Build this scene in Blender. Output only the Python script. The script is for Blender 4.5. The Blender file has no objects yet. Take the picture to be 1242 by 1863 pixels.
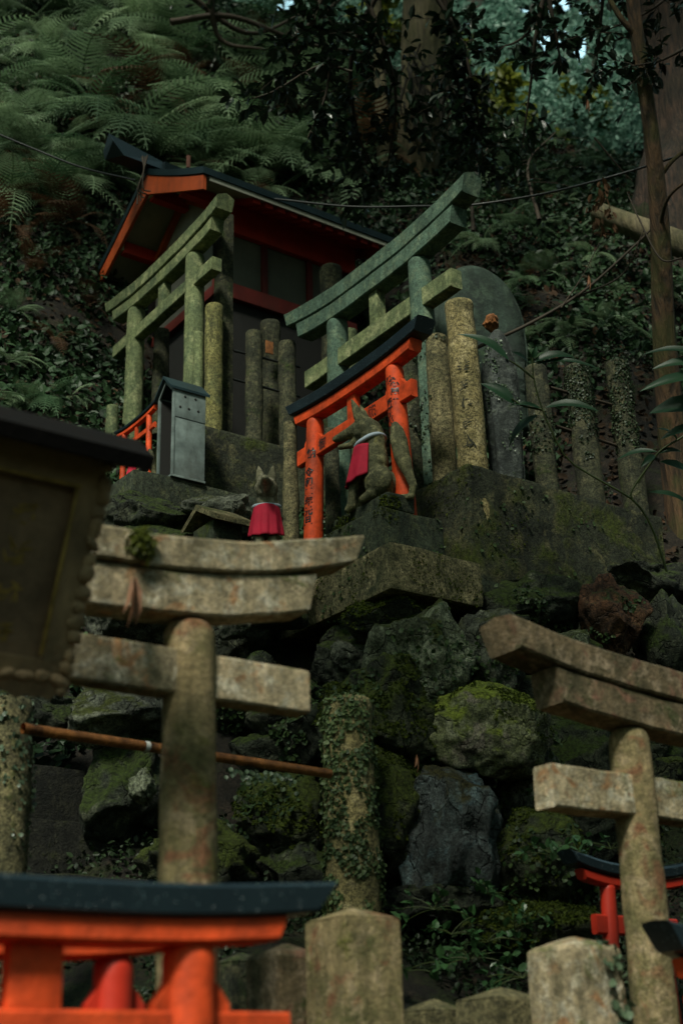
import bpy, bmesh, math, random
import numpy as np
from mathutils import Vector, Matrix

random.seed(7)
rng = np.random.default_rng(7)
S = bpy.context.scene
COL = S.collection
PI = math.pi
R = math.radians

# ------------------------------------------------------------------ camera
PITCH, YAW, ROLL, FPX = R(22.3), R(35.5), R(1.5), 2587.0
CAM = np.array([0, 0, 1.5])
Fh = np.array([math.sin(YAW), math.cos(YAW), 0.0])
Rt = np.array([math.cos(YAW), -math.sin(YAW), 0.0])
Zv = np.array([0, 0, 1.0])
Fw = Fh * math.cos(PITCH) + Zv * math.sin(PITCH)
Up0 = -Fh * math.sin(PITCH) + Zv * math.cos(PITCH)
Up = Up0 * math.cos(ROLL) + Rt * math.sin(ROLL)
Rr = Rt * math.cos(ROLL) - Up0 * math.sin(ROLL)
cam = bpy.data.cameras.new('camera')
camo = bpy.data.objects.new('camera', cam)
COL.objects.link(camo)
M4 = Matrix(((Rr[0], Up[0], -Fw[0], 0), (Rr[1], Up[1], -Fw[1], 0), (Rr[2], Up[2], -Fw[2], 1.5), (0, 0, 0, 1)))
camo.matrix_world = M4
cam.sensor_width = 36
cam.lens = 36 * FPX / 1863
cam.clip_end = 500
cam.clip_start = 0.05
cam.dof.use_dof = True
cam.dof.focus_distance = 6.15
cam.dof.aperture_fstop = 2.9
S.camera = camo


def at(px, py, d):
    """world point seen at a photo position, d metres in front of the lens"""
    return (Fw + Rr * (px - 621) / FPX - Up * (py - 931.5) / FPX) * d + CAM


def onx(px, py, x):
    r = Fw + Rr * (px - 621) / FPX - Up * (py - 931.5) / FPX
    return r * (x / r[0]) + CAM


def ony(px, py, y):
    r = Fw + Rr * (px - 621) / FPX - Up * (py - 931.5) / FPX
    return r * (y / r[1]) + CAM


def proj(P):
    d = np.asarray(P, float) - CAM
    z = d @ Fw
    z = np.where(np.abs(z) < 1e-6, 1e-6, z)
    return 621 + FPX * (d @ Rr) / z, 931.5 - FPX * (d @ Up) / z, z


# ------------------------------------------------------------------ noise
_tab = np.random.default_rng(11).random(4096)


def vnoise(P, scale=1.0, seed=0):
    P = np.asarray(P, float) * scale + seed * 17.13
    i = np.floor(P).astype(np.int64)
    f = P - i
    f = f * f * (3 - 2 * f)
    out = np.zeros(len(P))
    for dx in (0, 1):
        for dy in (0, 1):
            for dz in (0, 1):
                h = ((i[:, 0] + dx) * 73856093) ^ ((i[:, 1] + dy) * 19349663) ^ ((i[:, 2] + dz) * 83492791)
                w = (f[:, 0] if dx else 1 - f[:, 0]) * (f[:, 1] if dy else 1 - f[:, 1]) * (f[:, 2] if dz else 1 - f[:, 2])
                out += w * _tab[h & 4095]
    return out * 2 - 1


def fbm(P, scale, octs=4, seed=0):
    o = 0
    a = 1.0
    for k in range(octs):
        o = o + a * vnoise(P, scale * 2 ** k, seed + k)
        a *= .5
    return o


# ------------------------------------------------------------------ materials
MATS = {}


def newmat(name):
    m = bpy.data.materials.new(name)
    m.use_nodes = True
    nt = m.node_tree
    b = nt.nodes['Principled BSDF']
    MATS[name] = m
    return m, nt, b


def nd(nt, t, **kw):
    n = nt.nodes.new(t)
    for k, v in kw.items():
        if hasattr(n, k):
            setattr(n, k, v)
        else:
            n.inputs[k].default_value = v
    return n


def coords(nt, sc=(1, 1, 1)):
    tc = nd(nt, 'ShaderNodeTexCoord')
    oi = nd(nt, 'ShaderNodeObjectInfo')
    mu = nd(nt, 'ShaderNodeMath', operation='MULTIPLY')
    mu.inputs[1].default_value = 31.0
    nt.links.new(oi.outputs['Random'], mu.inputs[0])
    ad = nd(nt, 'ShaderNodeVectorMath', operation='ADD')
    nt.links.new(tc.outputs['Object'], ad.inputs[0])
    nt.links.new(mu.outputs[0], ad.inputs[1])
    mp = nd(nt, 'ShaderNodeMapping')
    mp.inputs['Scale'].default_value = sc
    nt.links.new(ad.outputs[0], mp.inputs[0])
    return ad.outputs[0], mp.outputs[0]


def noise(nt, vec, scale, detail=4, rough=.6, dist=0):
    n = nd(nt, 'ShaderNodeTexNoise')
    n.inputs['Scale'].default_value = scale
    n.inputs['Detail'].default_value = detail
    n.inputs['Roughness'].default_value = rough
    n.inputs['Distortion'].default_value = dist
    nt.links.new(vec, n.inputs['Vector'])
    return n.outputs['Fac']


def ramp(nt, fac, a, b, ca=(0, 0, 0, 1), cb=(1, 1, 1, 1)):
    r = nd(nt, 'ShaderNodeValToRGB')
    r.color_ramp.elements[0].position = a
    r.color_ramp.elements[1].position = b
    r.color_ramp.elements[0].color = ca
    r.color_ramp.elements[1].color = cb
    nt.links.new(fac, r.inputs[0])
    return r.outputs[0]


def mix(nt, fac, a, b, mode='MIX'):
    m = nd(nt, 'ShaderNodeMix', data_type='RGBA', blend_type=mode)
    for s, v in ((m.inputs[0], fac), (m.inputs[6], a), (m.inputs[7], b)):
        if isinstance(v, (int, float)):
            s.default_value = v
        elif isinstance(v, tuple):
            s.default_value = (*v[:3], 1)
        else:
            nt.links.new(v, s)
    return m.outputs[2]


def math_(nt, op, a, b=0.0):
    m = nd(nt, 'ShaderNodeMath', operation=op)
    for s, v in ((m.inputs[0], a), (m.inputs[1], b)):
        if isinstance(v, (int, float)):
            s.default_value = v
        else:
            nt.links.new(v, s)
    return m.outputs[0]


def stone(name, base, dark, light, moss=(.045, .075, .015), amt=.45, up=.35, speck=.8, bump=.5, sc=1.0, rough=.85, spots=None, low=0.0, cracks=0.0):
    """weathered stone: blotches, vertical stains, grains, lichen and moss"""
    m, nt, b = newmat(name)
    v, vs = coords(nt, (1, 1, .18))
    n1 = noise(nt, v, 3.2 * sc, 5, .65)
    c = mix(nt, ramp(nt, n1, .34, .66), dark, base)
    n2 = noise(nt, v, 9 * sc, 6, .7, .4)
    c = mix(nt, ramp(nt, n2, .5, .68), c, light)
    if spots:
        n5 = noise(nt, v, 5.3 * sc, 4, .6, .8)
        c = mix(nt, ramp(nt, n5, .56, .66), c, spots)
    st = noise(nt, vs, 16 * sc, 4, .6)
    c = mix(nt, ramp(nt, st, .42, .62, (.55, .55, .55, 1)), mix(nt, 1.0, c, (.28, .31, .26), 'MULTIPLY'), c)
    g = math_(nt, 'ADD', math_(nt, 'MULTIPLY', noise(nt, v, 60, 2, .8), .5), math_(nt, 'MULTIPLY', noise(nt, v, 170, 2, .8), .5))
    c = mix(nt, speck, c, mix(nt, 1.0, c, ramp(nt, g, .42, .58, (.22, .22, .22, 1), (1.6, 1.55, 1.45, 1)), 'MULTIPLY'))
    ck = None
    if cracks:
        wv = nd(nt, 'ShaderNodeVectorMath', operation='ADD')
        nn = nd(nt, 'ShaderNodeTexNoise')
        nn.inputs['Scale'].default_value = 6
        nn.inputs['Detail'].default_value = 4
        nt.links.new(v, nn.inputs['Vector'])
        sc_ = nd(nt, 'ShaderNodeVectorMath', operation='SCALE')
        nt.links.new(nn.outputs['Color'], sc_.inputs[0])
        sc_.inputs['Scale'].default_value = .45
        nt.links.new(v, wv.inputs[0])
        nt.links.new(sc_.outputs[0], wv.inputs[1])
        vo = nd(nt, 'ShaderNodeTexVoronoi', feature='DISTANCE_TO_EDGE')
        vo.inputs['Scale'].default_value = 5.5
        nt.links.new(wv.outputs[0], vo.inputs['Vector'])
        ck = ramp(nt, vo.outputs['Distance'], 0, .045)
        c = mix(nt, cracks, c, mix(nt, 1.0, c, ramp(nt, vo.outputs['Distance'], 0, .05, (.18, .18, .18, 1)), 'MULTIPLY'))
        fac_ = nd(nt, 'ShaderNodeTexVoronoi')
        fac_.inputs['Scale'].default_value = 5.5
        nt.links.new(wv.outputs[0], fac_.inputs['Vector'])
        c = mix(nt, .55, c, mix(nt, 1.0, c, ramp(nt, fac_.outputs['Color'], .2, .8, (.5, .5, .5, 1), (1.5, 1.5, 1.5, 1)), 'MULTIPLY'))
    # moss, more of it on faces that look up and low down on the piece
    geo = nd(nt, 'ShaderNodeNewGeometry')
    sx = nd(nt, 'ShaderNodeSeparateXYZ')
    nt.links.new(geo.outputs['Normal'], sx.inputs[0])
    mn = noise(nt, v, 4.5 * sc, 6, .68, .3)
    k = math_(nt, 'ADD', mn, math_(nt, 'MULTIPLY', sx.outputs[2], up * .5))
    if low:
        so = nd(nt, 'ShaderNodeSeparateXYZ')
        tc = nd(nt, 'ShaderNodeTexCoord')
        nt.links.new(tc.outputs['Object'], so.inputs[0])
        k = math_(nt, 'SUBTRACT', k, math_(nt, 'MULTIPLY', so.outputs[2], low))
    t0 = .78 - .45 * amt
    mk = ramp(nt, k, t0, t0 + .13)
    mc = mix(nt, ramp(nt, noise(nt, v, 70, 3, .7), .35, .65), tuple(x * .35 for x in moss), tuple(min(1, x * 1.5) for x in moss))
    c = mix(nt, mk, c, mc)
    nt.links.new(c, b.inputs['Base Color'])
    b.inputs['Roughness'].default_value = rough
    b.inputs['Specular IOR Level'].default_value = .35
    h = math_(nt, 'ADD', math_(nt, 'MULTIPLY', noise(nt, v, 22 * sc, 6, .75), 1.0), math_(nt, 'MULTIPLY', noise(nt, v, 130, 3, .8), .35))
    h = math_(nt, 'ADD', h, math_(nt, 'MULTIPLY', math_(nt, 'MULTIPLY', mk, noise(nt, v, 90, 3, .9)), .8))
    if ck is not None:
        h = math_(nt, 'ADD', h, math_(nt, 'MULTIPLY', ck, 1.1 * cracks))
    bp = nd(nt, 'ShaderNodeBump')
    bp.inputs['Strength'].default_value = bump
    bp.inputs['Distance'].default_value = .02
    nt.links.new(h, bp.inputs['Height'])
    nt.links.new(bp.outputs[0], b.inputs['Normal'])
    return m


def simple(name, col, var=.25, rough=.6, sc=12, bump=.15, metal=0, spec=.5, dark=None, stain=.0, bdist=.005):
    m, nt, b = newmat(name)
    v, vs = coords(nt, (1, 1, .2))
    n1 = noise(nt, v, sc, 5, .65)
    d = dark or tuple(x * (1 - var) for x in col)
    c = mix(nt, ramp(nt, n1, .3, .7), d, tuple(min(1, x * (1 + var * .4)) for x in col))
    if stain:
        s = noise(nt, vs, 9, 5, .7)
        c = mix(nt, math_(nt, 'MULTIPLY', ramp(nt, s, .5, .7), stain), c, (.03, .025, .015))
    nt.links.new(c, b.inputs['Base Color'])
    b.inputs['Roughness'].default_value = rough
    nt.links.new(math_(nt, 'ADD', math_(nt, 'MULTIPLY', n1, .3), rough - .15), b.inputs['Roughness'])
    b.inputs['Metallic'].default_value = metal
    b.inputs['Specular IOR Level'].default_value = spec
    bp = nd(nt, 'ShaderNodeBump')
    bp.inputs['Strength'].default_value = bump
    bp.inputs['Distance'].default_value = bdist
    nt.links.new(noise(nt, v, sc * 5, 5, .7), bp.inputs['Height'])
    nt.links.new(bp.outputs[0], b.inputs['Normal'])
    return m


def leafmat(name, c1, c2, rough=.4, trans=.25, spec=.5, isl=1.0):
    m, nt, b = newmat(name)
    geo = nd(nt, 'ShaderNodeNewGeometry')
    oi = nd(nt, 'ShaderNodeObjectInfo')
    f = math_(nt, 'FRACT', math_(nt, 'ADD', math_(nt, 'MULTIPLY', geo.outputs['Random Per Island'], isl), math_(nt, 'MULTIPLY', oi.outputs['Random'], .999 - (isl if isl < 1 else 0))))
    c = mix(nt, f, c1, c2)
    v, vs = coords(nt)
    c = mix(nt, ramp(nt, noise(nt, v, 1.7, 3, .6), .35, .65), mix(nt, 1.0, c, (.45, .5, .5), 'MULTIPLY'), c)
    nt.links.new(c, b.inputs['Base Color'])
    b.inputs['Roughness'].default_value = rough
    b.inputs['Specular IOR Level'].default_value = spec
    tr = nd(nt, 'ShaderNodeBsdfTranslucent')
    nt.links.new(c, tr.inputs[0])
    ms = nd(nt, 'ShaderNodeMixShader')
    ms.inputs[0].default_value = trans
    nt.links.new(b.outputs[0], ms.inputs[1])
    nt.links.new(tr.outputs[0], ms.inputs[2])
    nt.links.new(ms.outputs[0], nt.nodes['Material Output'].inputs[0])
    return m


stone('stone_tan', (.72, .57, .38), (.24, .20, .12), (.88, .80, .66), moss=(.13, .15, .04), amt=.42, up=.2, bump=.7, speck=.45, sc=2.5, spots=(.52, .28, .14))
stone('stone_pillar', (.50, .37, .20), (.13, .13, .05), (.60, .45, .29), moss=(.16, .16, .03), amt=.48, up=.0, bump=.8, speck=.38, sc=2.0, spots=(.32, .15, .08))
stone('stone_brown', (.40, .28, .17), (.12, .10, .055), (.60, .45, .32), moss=(.06, .08, .02), amt=.5, up=.1, bump=.8, speck=.38, sc=2.4, spots=(.34, .18, .12))
stone('stone_green', (.22, .26, .12), (.09, .125, .065), (.36, .38, .20), moss=(.07, .12, .015), amt=.35, up=.1, bump=.4, speck=.5, sc=1.6)
stone('stone_teal', (.10, .17, .125), (.055, .10, .075), (.17, .23, .15), moss=(.05, .09, .012), amt=.35, up=.1, bump=.4, speck=.5, sc=1.5)
stone('stone_yellow_lit', (.26, .23, .08), (.11, .12, .05), (.36, .33, .13), moss=(.12, .12, .01), amt=.4, up=.1, bump=.5, sc=1.8)  # for the yellow-lit post: the yellow light is put into the colour
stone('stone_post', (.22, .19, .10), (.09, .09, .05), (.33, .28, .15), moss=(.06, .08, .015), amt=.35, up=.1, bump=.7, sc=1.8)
stone('stone_post_lit', (.40, .32, .15), (.17, .15, .07), (.55, .46, .26), moss=(.06, .08, .015), amt=.25, up=.1, bump=.7, sc=1.8)  # lighter copy of the post stone, light put into the colour
stone('stone_post_dark', (.075, .078, .045), (.022, .027, .018), (.15, .14, .08), moss=(.035, .055, .012), amt=.5, up=.1, bump=.7, sc=1.8)  # darker copy of the post stone, shade of the right posts in the colour
stone('stone_wall', (.06, .068, .042), (.018, .022, .015), (.15, .14, .07), moss=(.05, .065, .008), amt=.6, up=-.1, bump=.7, sc=1.1)  # darkened as well: the shade over the right side is in the colour
stone('stone_slab', (.26, .22, .12), (.055, .065, .035), (.46, .38, .22), moss=(.045, .065, .01), amt=.38, up=.3, bump=.6, sc=1.4)
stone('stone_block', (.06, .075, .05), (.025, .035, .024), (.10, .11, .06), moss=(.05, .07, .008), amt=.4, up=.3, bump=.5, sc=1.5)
stone('stone_fox', (.17, .16, .085), (.05, .055, .03), (.36, .33, .17), moss=(.13, .11, .012), amt=.33, up=.1, speck=.4, bump=.45, sc=2.6)
stone('stone_fox_pale', (.34, .31, .2), (.12, .11, .07), (.5, .45, .34), moss=(.13, .11, .03), amt=.15, up=.1, speck=.3, bump=.4, sc=2.6)
stone('stone_stele', (.04, .07, .052), (.018, .03, .026), (.07, .11, .08), moss=(.03, .06, .025), amt=.35, up=.1, bump=.4, speck=.3, sc=1.2)
stone('slab_grey', (.06, .072, .07), (.02, .026, .026), (.14, .16, .15), moss=(.03, .05, .015), amt=.45, up=.1, bump=.6, speck=.5, sc=2.0)
stone('rock_dark', (.050, .060, .042), (.014, .018, .013), (.125, .135, .09), moss=(.035, .055, .008), amt=.5, up=.6, bump=.9, cracks=.5, sc=1.0)
stone('rock_grey', (.17, .185, .14), (.045, .05, .045), (.26, .27, .22), moss=(.05, .06, .008), amt=.35, up=.4, bump=.9, cracks=.5, sc=1.1)
stone('rock_moss', (.05, .06, .035), (.015, .02, .013), (.12, .13, .07), moss=(.06, .08, .010), amt=.72, up=.6, bump=1.0, cracks=.5, sc=1.1)
stone('rock_lime', (.32, .34, .17), (.10, .11, .06), (.48, .48, .34), moss=(.20, .24, .03), amt=.55, up=.5, bump=.8, cracks=.5, sc=1.6, spots=(.28, .24, .2))
stone('rock_pale', (.25, .29, .19), (.08, .095, .06), (.44, .48, .36), moss=(.05, .065, .01), amt=.4, up=.5, bump=.9, cracks=.5, sc=1.4)
stone('rock_blue', (.10, .12, .125), (.035, .04, .042), (.17, .24, .26), moss=(.045, .04, .01), amt=.3, up=.5, bump=1.0, cracks=.5, sc=1.2, spots=(.09, .16, .2))
stone('rock_red', (.13, .055, .03), (.045, .025, .015), (.2, .1, .055), moss=(.03, .045, .01), amt=.3, up=.5, bump=.8, cracks=.5, sc=1.5)
stone('soil', (.024, .018, .013), (.006, .006, .005), (.055, .038, .026), moss=(.022, .032, .008), amt=.42, up=.3, bump=1.0, sc=.7)
stone('step_stone', (.022, .022, .017), (.008, .009, .007), (.045, .045, .03), moss=(.03, .035, .01), amt=.4, up=.5, bump=.8, sc=1.5)

simple('vermilion', (.80, .085, .018), var=.55, rough=.62, sc=14, bump=.5, stain=.45, spec=.3)
simple('vermilion_deep', (.62, .035, .014), var=.25, rough=.5, sc=5, bump=.08, stain=.15)
simple('orange_board', (.62, .10, .02), var=.3, rough=.6, sc=6, bump=.1, stain=.3)
simple('dark_red_beam', (.15, .013, .008), var=.4, rough=.6, sc=6, bump=.1, stain=.3)  # red darkened for beams in the sun, shade put into the colour
simple('soffit_panel_lit', (.42, .42, .35), var=.3, rough=.7, sc=4, bump=.1, stain=.25)  # lighter copy of the grey panels, light added by colour under the roof
simple('soffit_red_lit', (.60, .035, .016), var=.3, rough=.6, sc=6)  # red brightened for downward faces, light put into the colour
simple('grey_panel', (.13, .13, .105), var=.3, rough=.7, sc=4, bump=.1, stain=.25)
simple('white_tip', (.6, .58, .42), var=.2, rough=.7)
simple('roof_metal', (.012, .03, .036), var=.4, rough=.45, sc=6, bump=.1)
simple('roof_edge', (.10, .105, .08), var=.4, rough=.7, sc=6)
simple('galvanised', (.25, .31, .30), var=.45, rough=.42, sc=14, bump=.08, metal=.3, stain=.45)
simple('inside_shade', (.012, .012, .011), var=.2, rough=.9)  # near black: colour stands for the shade of insides, holes and recess
simple('old_wood', (.27, .17, .105), var=.6, rough=.75, sc=8, bump=.6, stain=.3)
simple('frame_wood', (.38, .25, .14), var=.6, rough=.75, sc=7, bump=.6, stain=.5)
simple('dark_wood', (.006, .0045, .004), var=.5, rough=.9, sc=8, bump=.5, spec=.15)
simple('gold_paint', (.38, .24, .06), var=.6, rough=.6, sc=25)
simple('ink', (.012, .012, .014), var=.3, rough=.35)
simple('red_cloth', (.56, .022, .055), var=.3, rough=.75, sc=9, bump=.4, spec=.2)
simple('white_cloth', (.48, .56, .66), var=.2, rough=.8, sc=9, bump=.3, spec=.2)
simple('rust', (.45, .17, .05), var=.7, rough=.24, sc=20, bump=.5, metal=.45, dark=(.05, .022, .012))
simple('cable', (.012, .014, .014), var=.2, rough=.5)
simple('twig', (.05, .035, .022), var=.5, rough=.8, sc=20, bump=.4)
simple('green_stem', (.06, .08, .02), var=.4, rough=.5, sc=20)
simple('pink_wood', (.42, .17, .13), var=.3, rough=.8)
simple('tag_white', (.6, .6, .58), var=.2, rough=.5)
simple('broken_wood', (.33, .12, .03), var=.7, rough=.8, sc=30, bump=1)
simple('dry_leaf', (.32, .15, .08), var=.5, rough=.7, sc=20)

leafmat('fern_green', (.04, .11, .045), (.42, .56, .32), rough=.6, trans=.3, spec=.25, isl=.12)
leafmat('fern_brown', (.08, .045, .025), (.20, .10, .05), rough=.7, trans=.2, spec=.2, isl=.12)
leafmat('ivy_leaf', (.025, .055, .018), (.085, .13, .04), rough=.55, trans=.1, spec=.35)
leafmat('ivy_pale', (.08, .12, .07), (.15, .21, .12), rough=.4, trans=.1)
leafmat('ivy_post', (.05, .085, .03), (.16, .21, .08), rough=.5, trans=.1, spec=.35)
leafmat('ivy_dark', (.012, .026, .010), (.035, .06, .022), rough=.5, trans=.1, spec=.35)
leafmat('glossy_leaf', (.015, .05, .022), (.04, .11, .05), rough=.42, trans=.2, spec=.4)
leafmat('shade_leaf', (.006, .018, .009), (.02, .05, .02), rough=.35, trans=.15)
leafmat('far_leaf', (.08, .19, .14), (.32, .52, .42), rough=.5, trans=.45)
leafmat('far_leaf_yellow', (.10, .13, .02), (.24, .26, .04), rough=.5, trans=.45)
leafmat('sprout_leaf', (.05, .13, .04), (.10, .2, .08), rough=.3, trans=.2)
leafmat('litter_leaf', (.018, .013, .008), (.12, .065, .038), rough=.8, trans=.1, spec=.2)
leafmat('cover_leaf', (.010, .030, .012), (.06, .12, .05), rough=.5, trans=.15, spec=.3)
leafmat('moss_blade', (.022, .034, .006), (.085, .105, .015), rough=.9, trans=.2, spec=.1)


def droplets():
    m, nt, b = newmat('black_wet')
    v, vs = coords(nt)
    vo = nd(nt, 'ShaderNodeTexVoronoi')
    vo.inputs['Scale'].default_value = 130
    nt.links.new(v, vo.inputs['Vector'])
    rr = ramp(nt, vo.outputs['Distance'], .12, .3, (1, 1, 1, 1), (0, 0, 0, 1))
    msk = ramp(nt, noise(nt, v, 60, 2, .5), .5, .6)
    k = math_(nt, 'MULTIPLY', rr, msk)
    c = mix(nt, noise(nt, v, 10), (.006, .012, .018), (.014, .028, .036))
    c = mix(nt, k, c, (.06, .13, .15))
    nt.links.new(c, b.inputs['Base Color'])
    b.inputs['Roughness'].default_value = .3
    bp = nd(nt, 'ShaderNodeBump')
    bp.inputs['Strength'].default_value = .8
    bp.inputs['Distance'].default_value = .004
    nt.links.new(k, bp.inputs['Height'])
    nt.links.new(bp.outputs[0], b.inputs['Normal'])


droplets()


def bark(name, a, bcol, c3, sc=1.0, moss=.0):
    m, nt, b = newmat(name)
    v, vs = coords(nt, (1, 1, .09))
    n = noise(nt, vs, 26 * sc, 6, .7, .3)
    c = mix(nt, ramp(nt, n, .38, .62), a, bcol)
    c = mix(nt, ramp(nt, noise(nt, v, 2.2, 4), .45, .65), c, mix(nt, 1.0, c, c3, 'MULTIPLY'))
    if moss:
        c = mix(nt, math_(nt, 'MULTIPLY', ramp(nt, noise(nt, v, 5, 5), .45, .6), moss), c, (.06, .07, .012))
    nt.links.new(c, b.inputs['Base Color'])
    b.inputs['Roughness'].default_value = .85
    bp = nd(nt, 'ShaderNodeBump')
    bp.inputs['Strength'].default_value = 1
    bp.inputs['Distance'].default_value = .03
    nt.links.new(n, bp.inputs['Height'])
    nt.links.new(bp.outputs[0], b.inputs['Normal'])


bark('cedar_bark', (.008, .006, .004), (.085, .045, .028), (.35, .5, .4), sc=2.0)
bark('slim_bark', (.035, .022, .012), (.16, .085, .04), (.6, .7, .6), sc=1.4, moss=.6)
bark('pale_bark', (.09, .075, .045), (.22, .18, .10), (.5, .55, .45), moss=.3)
bark('dark_bark', (.02, .018, .013), (.055, .045, .03), (.5, .5, .5))


# ------------------------------------------------------------------ mesh helpers
def tag(o, label=None, cat=None, group=None, kind=None):
    if label:
        o['label'] = label
    if cat:
        o['category'] = cat
    if group:
        o['group'] = group
    if kind:
        o['kind'] = kind
    return o


def thing(name, label, cat, loc=(0, 0, 0), rotz=0.0, group=None):
    o = bpy.data.objects.new(name, None)
    COL.objects.link(o)
    o.empty_display_size = .1
    o.location = Vector([float(a) for a in loc])
    o.rotation_euler = (0, 0, rotz)
    return tag(o, label, cat, group)


def link(name, me, mat, parent=None, loc=None, rotz=0.0):
    o = bpy.data.objects.new(name, me)
    COL.objects.link(o)
    if mat:
        me.materials.append(MATS[mat])
    if parent:
        o.parent = parent
    if loc is not None:
        o.location = Vector([float(a) for a in loc])
    if rotz:
        o.rotation_euler = (0, 0, rotz)
    return o


def pymesh(name, V, Fc, smooth=True):
    me = bpy.data.meshes.new(name)
    me.from_pydata([tuple(map(float, v)) for v in V], [], Fc)
    me.update()
    if smooth:
        me.polygons.foreach_set('use_smooth', [True] * len(me.polygons))
    return me


def npmesh(name, V, Q, smooth=False):
    """fast mesh from arrays; Q is an (n,k) array of equal-sized faces"""
    V = np.asarray(V, np.float32)
    Q = np.asarray(Q, np.int32)
    me = bpy.data.meshes.new(name)
    me.vertices.add(len(V))
    me.vertices.foreach_set('co', V.ravel())
    n, k = Q.shape
    me.loops.add(n * k)
    me.loops.foreach_set('vertex_index', Q.ravel())
    me.polygons.add(n)
    me.polygons.foreach_set('loop_start', np.arange(0, n * k, k, dtype=np.int32))
    me.polygons.foreach_set('loop_total', np.full(n, k, np.int32))
    me.polygons.foreach_set('use_smooth', np.full(n, smooth))
    me.update(calc_edges=True)
    return me


def bm_mesh(bm, name, smooth=True):
    me = bpy.data.meshes.new(name)
    bm.to_mesh(me)
    bm.free()
    if smooth:
        me.polygons.foreach_set('use_smooth', [True] * len(me.polygons))
    return me


def roughen(bm, amp, scale=6, seed=0, off=(0, 0, 0)):
    bm.normal_update()
    P = np.array([v.co[:] for v in bm.verts]) + np.array(off)
    n = fbm(P, scale, 4, seed)
    for v, k in zip(bm.verts, n):
        v.co += v.normal * float(k) * amp


def box_mesh(x0, x1, y0, y1, z0, z1, bev=.008, cuts=0, amp=0, seed=0, nscale=7, taper=0.0):
    bm = bmesh.new()
    bmesh.ops.create_cube(bm, size=1)
    for v in bm.verts:
        t = 1 - taper * (v.co.z + .5)
        v.co = Vector(((x0 + x1) / 2 + v.co.x * t * (x1 - x0), (y0 + y1) / 2 + v.co.y * t * (y1 - y0), z0 + (v.co.z + .5) * (z1 - z0)))
    if cuts:
        L = max(x1 - x0, y1 - y0, z1 - z0)
        for _ in range(1):
            for ax, ln in ((0, x1 - x0), (1, y1 - y0), (2, z1 - z0)):
                n = max(1, int(cuts * ln / L))
                es = [e for e in bm.edges if abs((e.verts[0].co - e.verts[1].co)[ax]) > .6 * ln * (1 - taper if ax < 2 else 1) - 1e-6]
                if n > 1:
                    bmesh.ops.subdivide_edges(bm, edges=es, cuts=n - 1, use_grid_fill=True)
    if bev:
        bm.normal_update()
        es = [e for e in bm.edges if len(e.link_faces) == 2 and e.calc_face_angle(0) > .6]
        bmesh.ops.bevel(bm, geom=es, offset=bev, segments=2, affect='EDGES', profile=.6)
    if amp:
        roughen(bm, amp, nscale, seed, (x0, y0, z0))
    bmesh.ops.recalc_face_normals(bm, faces=bm.faces)
    me = bm_mesh(bm, 'box', True)
    try:
        me.set_sharp_from_angle(angle=R(38))
    except Exception:
        pass
    return me


def box(name, dims, mat, parent, **kw):
    return link(name, box_mesh(*dims, **kw), mat, parent)


def lathe_mesh(profile, seg=28, amp=0, seed=0, lean=(0, 0), nscale=9, rings=None):
    """profile: list of (r,z); lean: xy shift from bottom to top"""
    pr = np.array(profile, float)
    if rings:
        zz = np.linspace(0, 1, rings)
        d = np.concatenate([[0], np.cumsum(np.hypot(*np.diff(pr, axis=0).T))])
        d /= d[-1]
        tt = np.unique(np.concatenate([zz, d]))
        pr = np.stack([np.interp(tt, d, pr[:, 0]), np.interp(tt, d, pr[:, 1])], 1)
    n = len(pr)
    a = np.linspace(0, 2 * PI, seg, endpoint=False)
    z0, z1 = pr[:, 1].min(), pr[:, 1].max()
    V = []
    for r, z in pr:
        t = (z - z0) / (z1 - z0 + 1e-9)
        V.append(np.stack([r * np.cos(a) + lean[0] * t, r * np.sin(a) + lean[1] * t, np.full(seg, z)], 1))
    V = np.concatenate(V)
    if amp:
        ctr = np.array([0, 0, 0])
        k = fbm(V + seed * 3.1, nscale, 4, seed)
        rad = np.stack([np.tile(np.cos(a), n), np.tile(np.sin(a), n), np.zeros(n * seg)], 1)
        V = V + rad * (k * amp)[:, None]
    i = np.arange(n - 1)[:, None] * seg
    j = np.arange(seg)[None]
    Q = np.stack([i + j, i + (j + 1) % seg, i + seg + (j + 1) % seg, i + seg + j], -1).reshape(-1, 4)
    me = npmesh('lathe', V, Q, True)
    return me


def tube_arr(pts, rad, seg=6, cap=True):
    P = np.asarray(pts, float)
    rad = np.broadcast_to(np.asarray(rad, float), (len(P),))
    T = np.gradient(P, axis=0)
    T /= np.linalg.norm(T, axis=1)[:, None] + 1e-12
    ref = np.array([.31, .17, .93])
    N = np.cross(T, ref)
    N /= np.linalg.norm(N, axis=1)[:, None] + 1e-12
    B = np.cross(T, N)
    a = np.linspace(0, 2 * PI, seg, endpoint=False)
    V = (P[:, None] + rad[:, None, None] * (N[:, None] * np.cos(a)[None, :, None] + B[:, None] * np.sin(a)[None, :, None])).reshape(-1, 3)
    n = len(P)
    i = np.arange(n - 1)[:, None] * seg
    j = np.arange(seg)[None]
    Q = np.stack([i + j, i + seg + j, i + seg + (j + 1) % seg, i + (j + 1) % seg], -1).reshape(-1, 4)
    return V, Q


class Acc:
    def __init__(s):
        s.V, s.Q, s.n = [], [], 0

    def add(s, V, Q):
        if len(V) == 0:
            return
        s.V.append(V)
        s.Q.append(np.asarray(Q) + s.n)
        s.n += len(V)

    def tube(s, pts, rad, seg=6):
        s.add(*tube_arr(pts, rad, seg))

    def mesh(s, name='m', smooth=False):
        return npmesh(name, np.concatenate(s.V), np.concatenate(s.Q), smooth)


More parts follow.
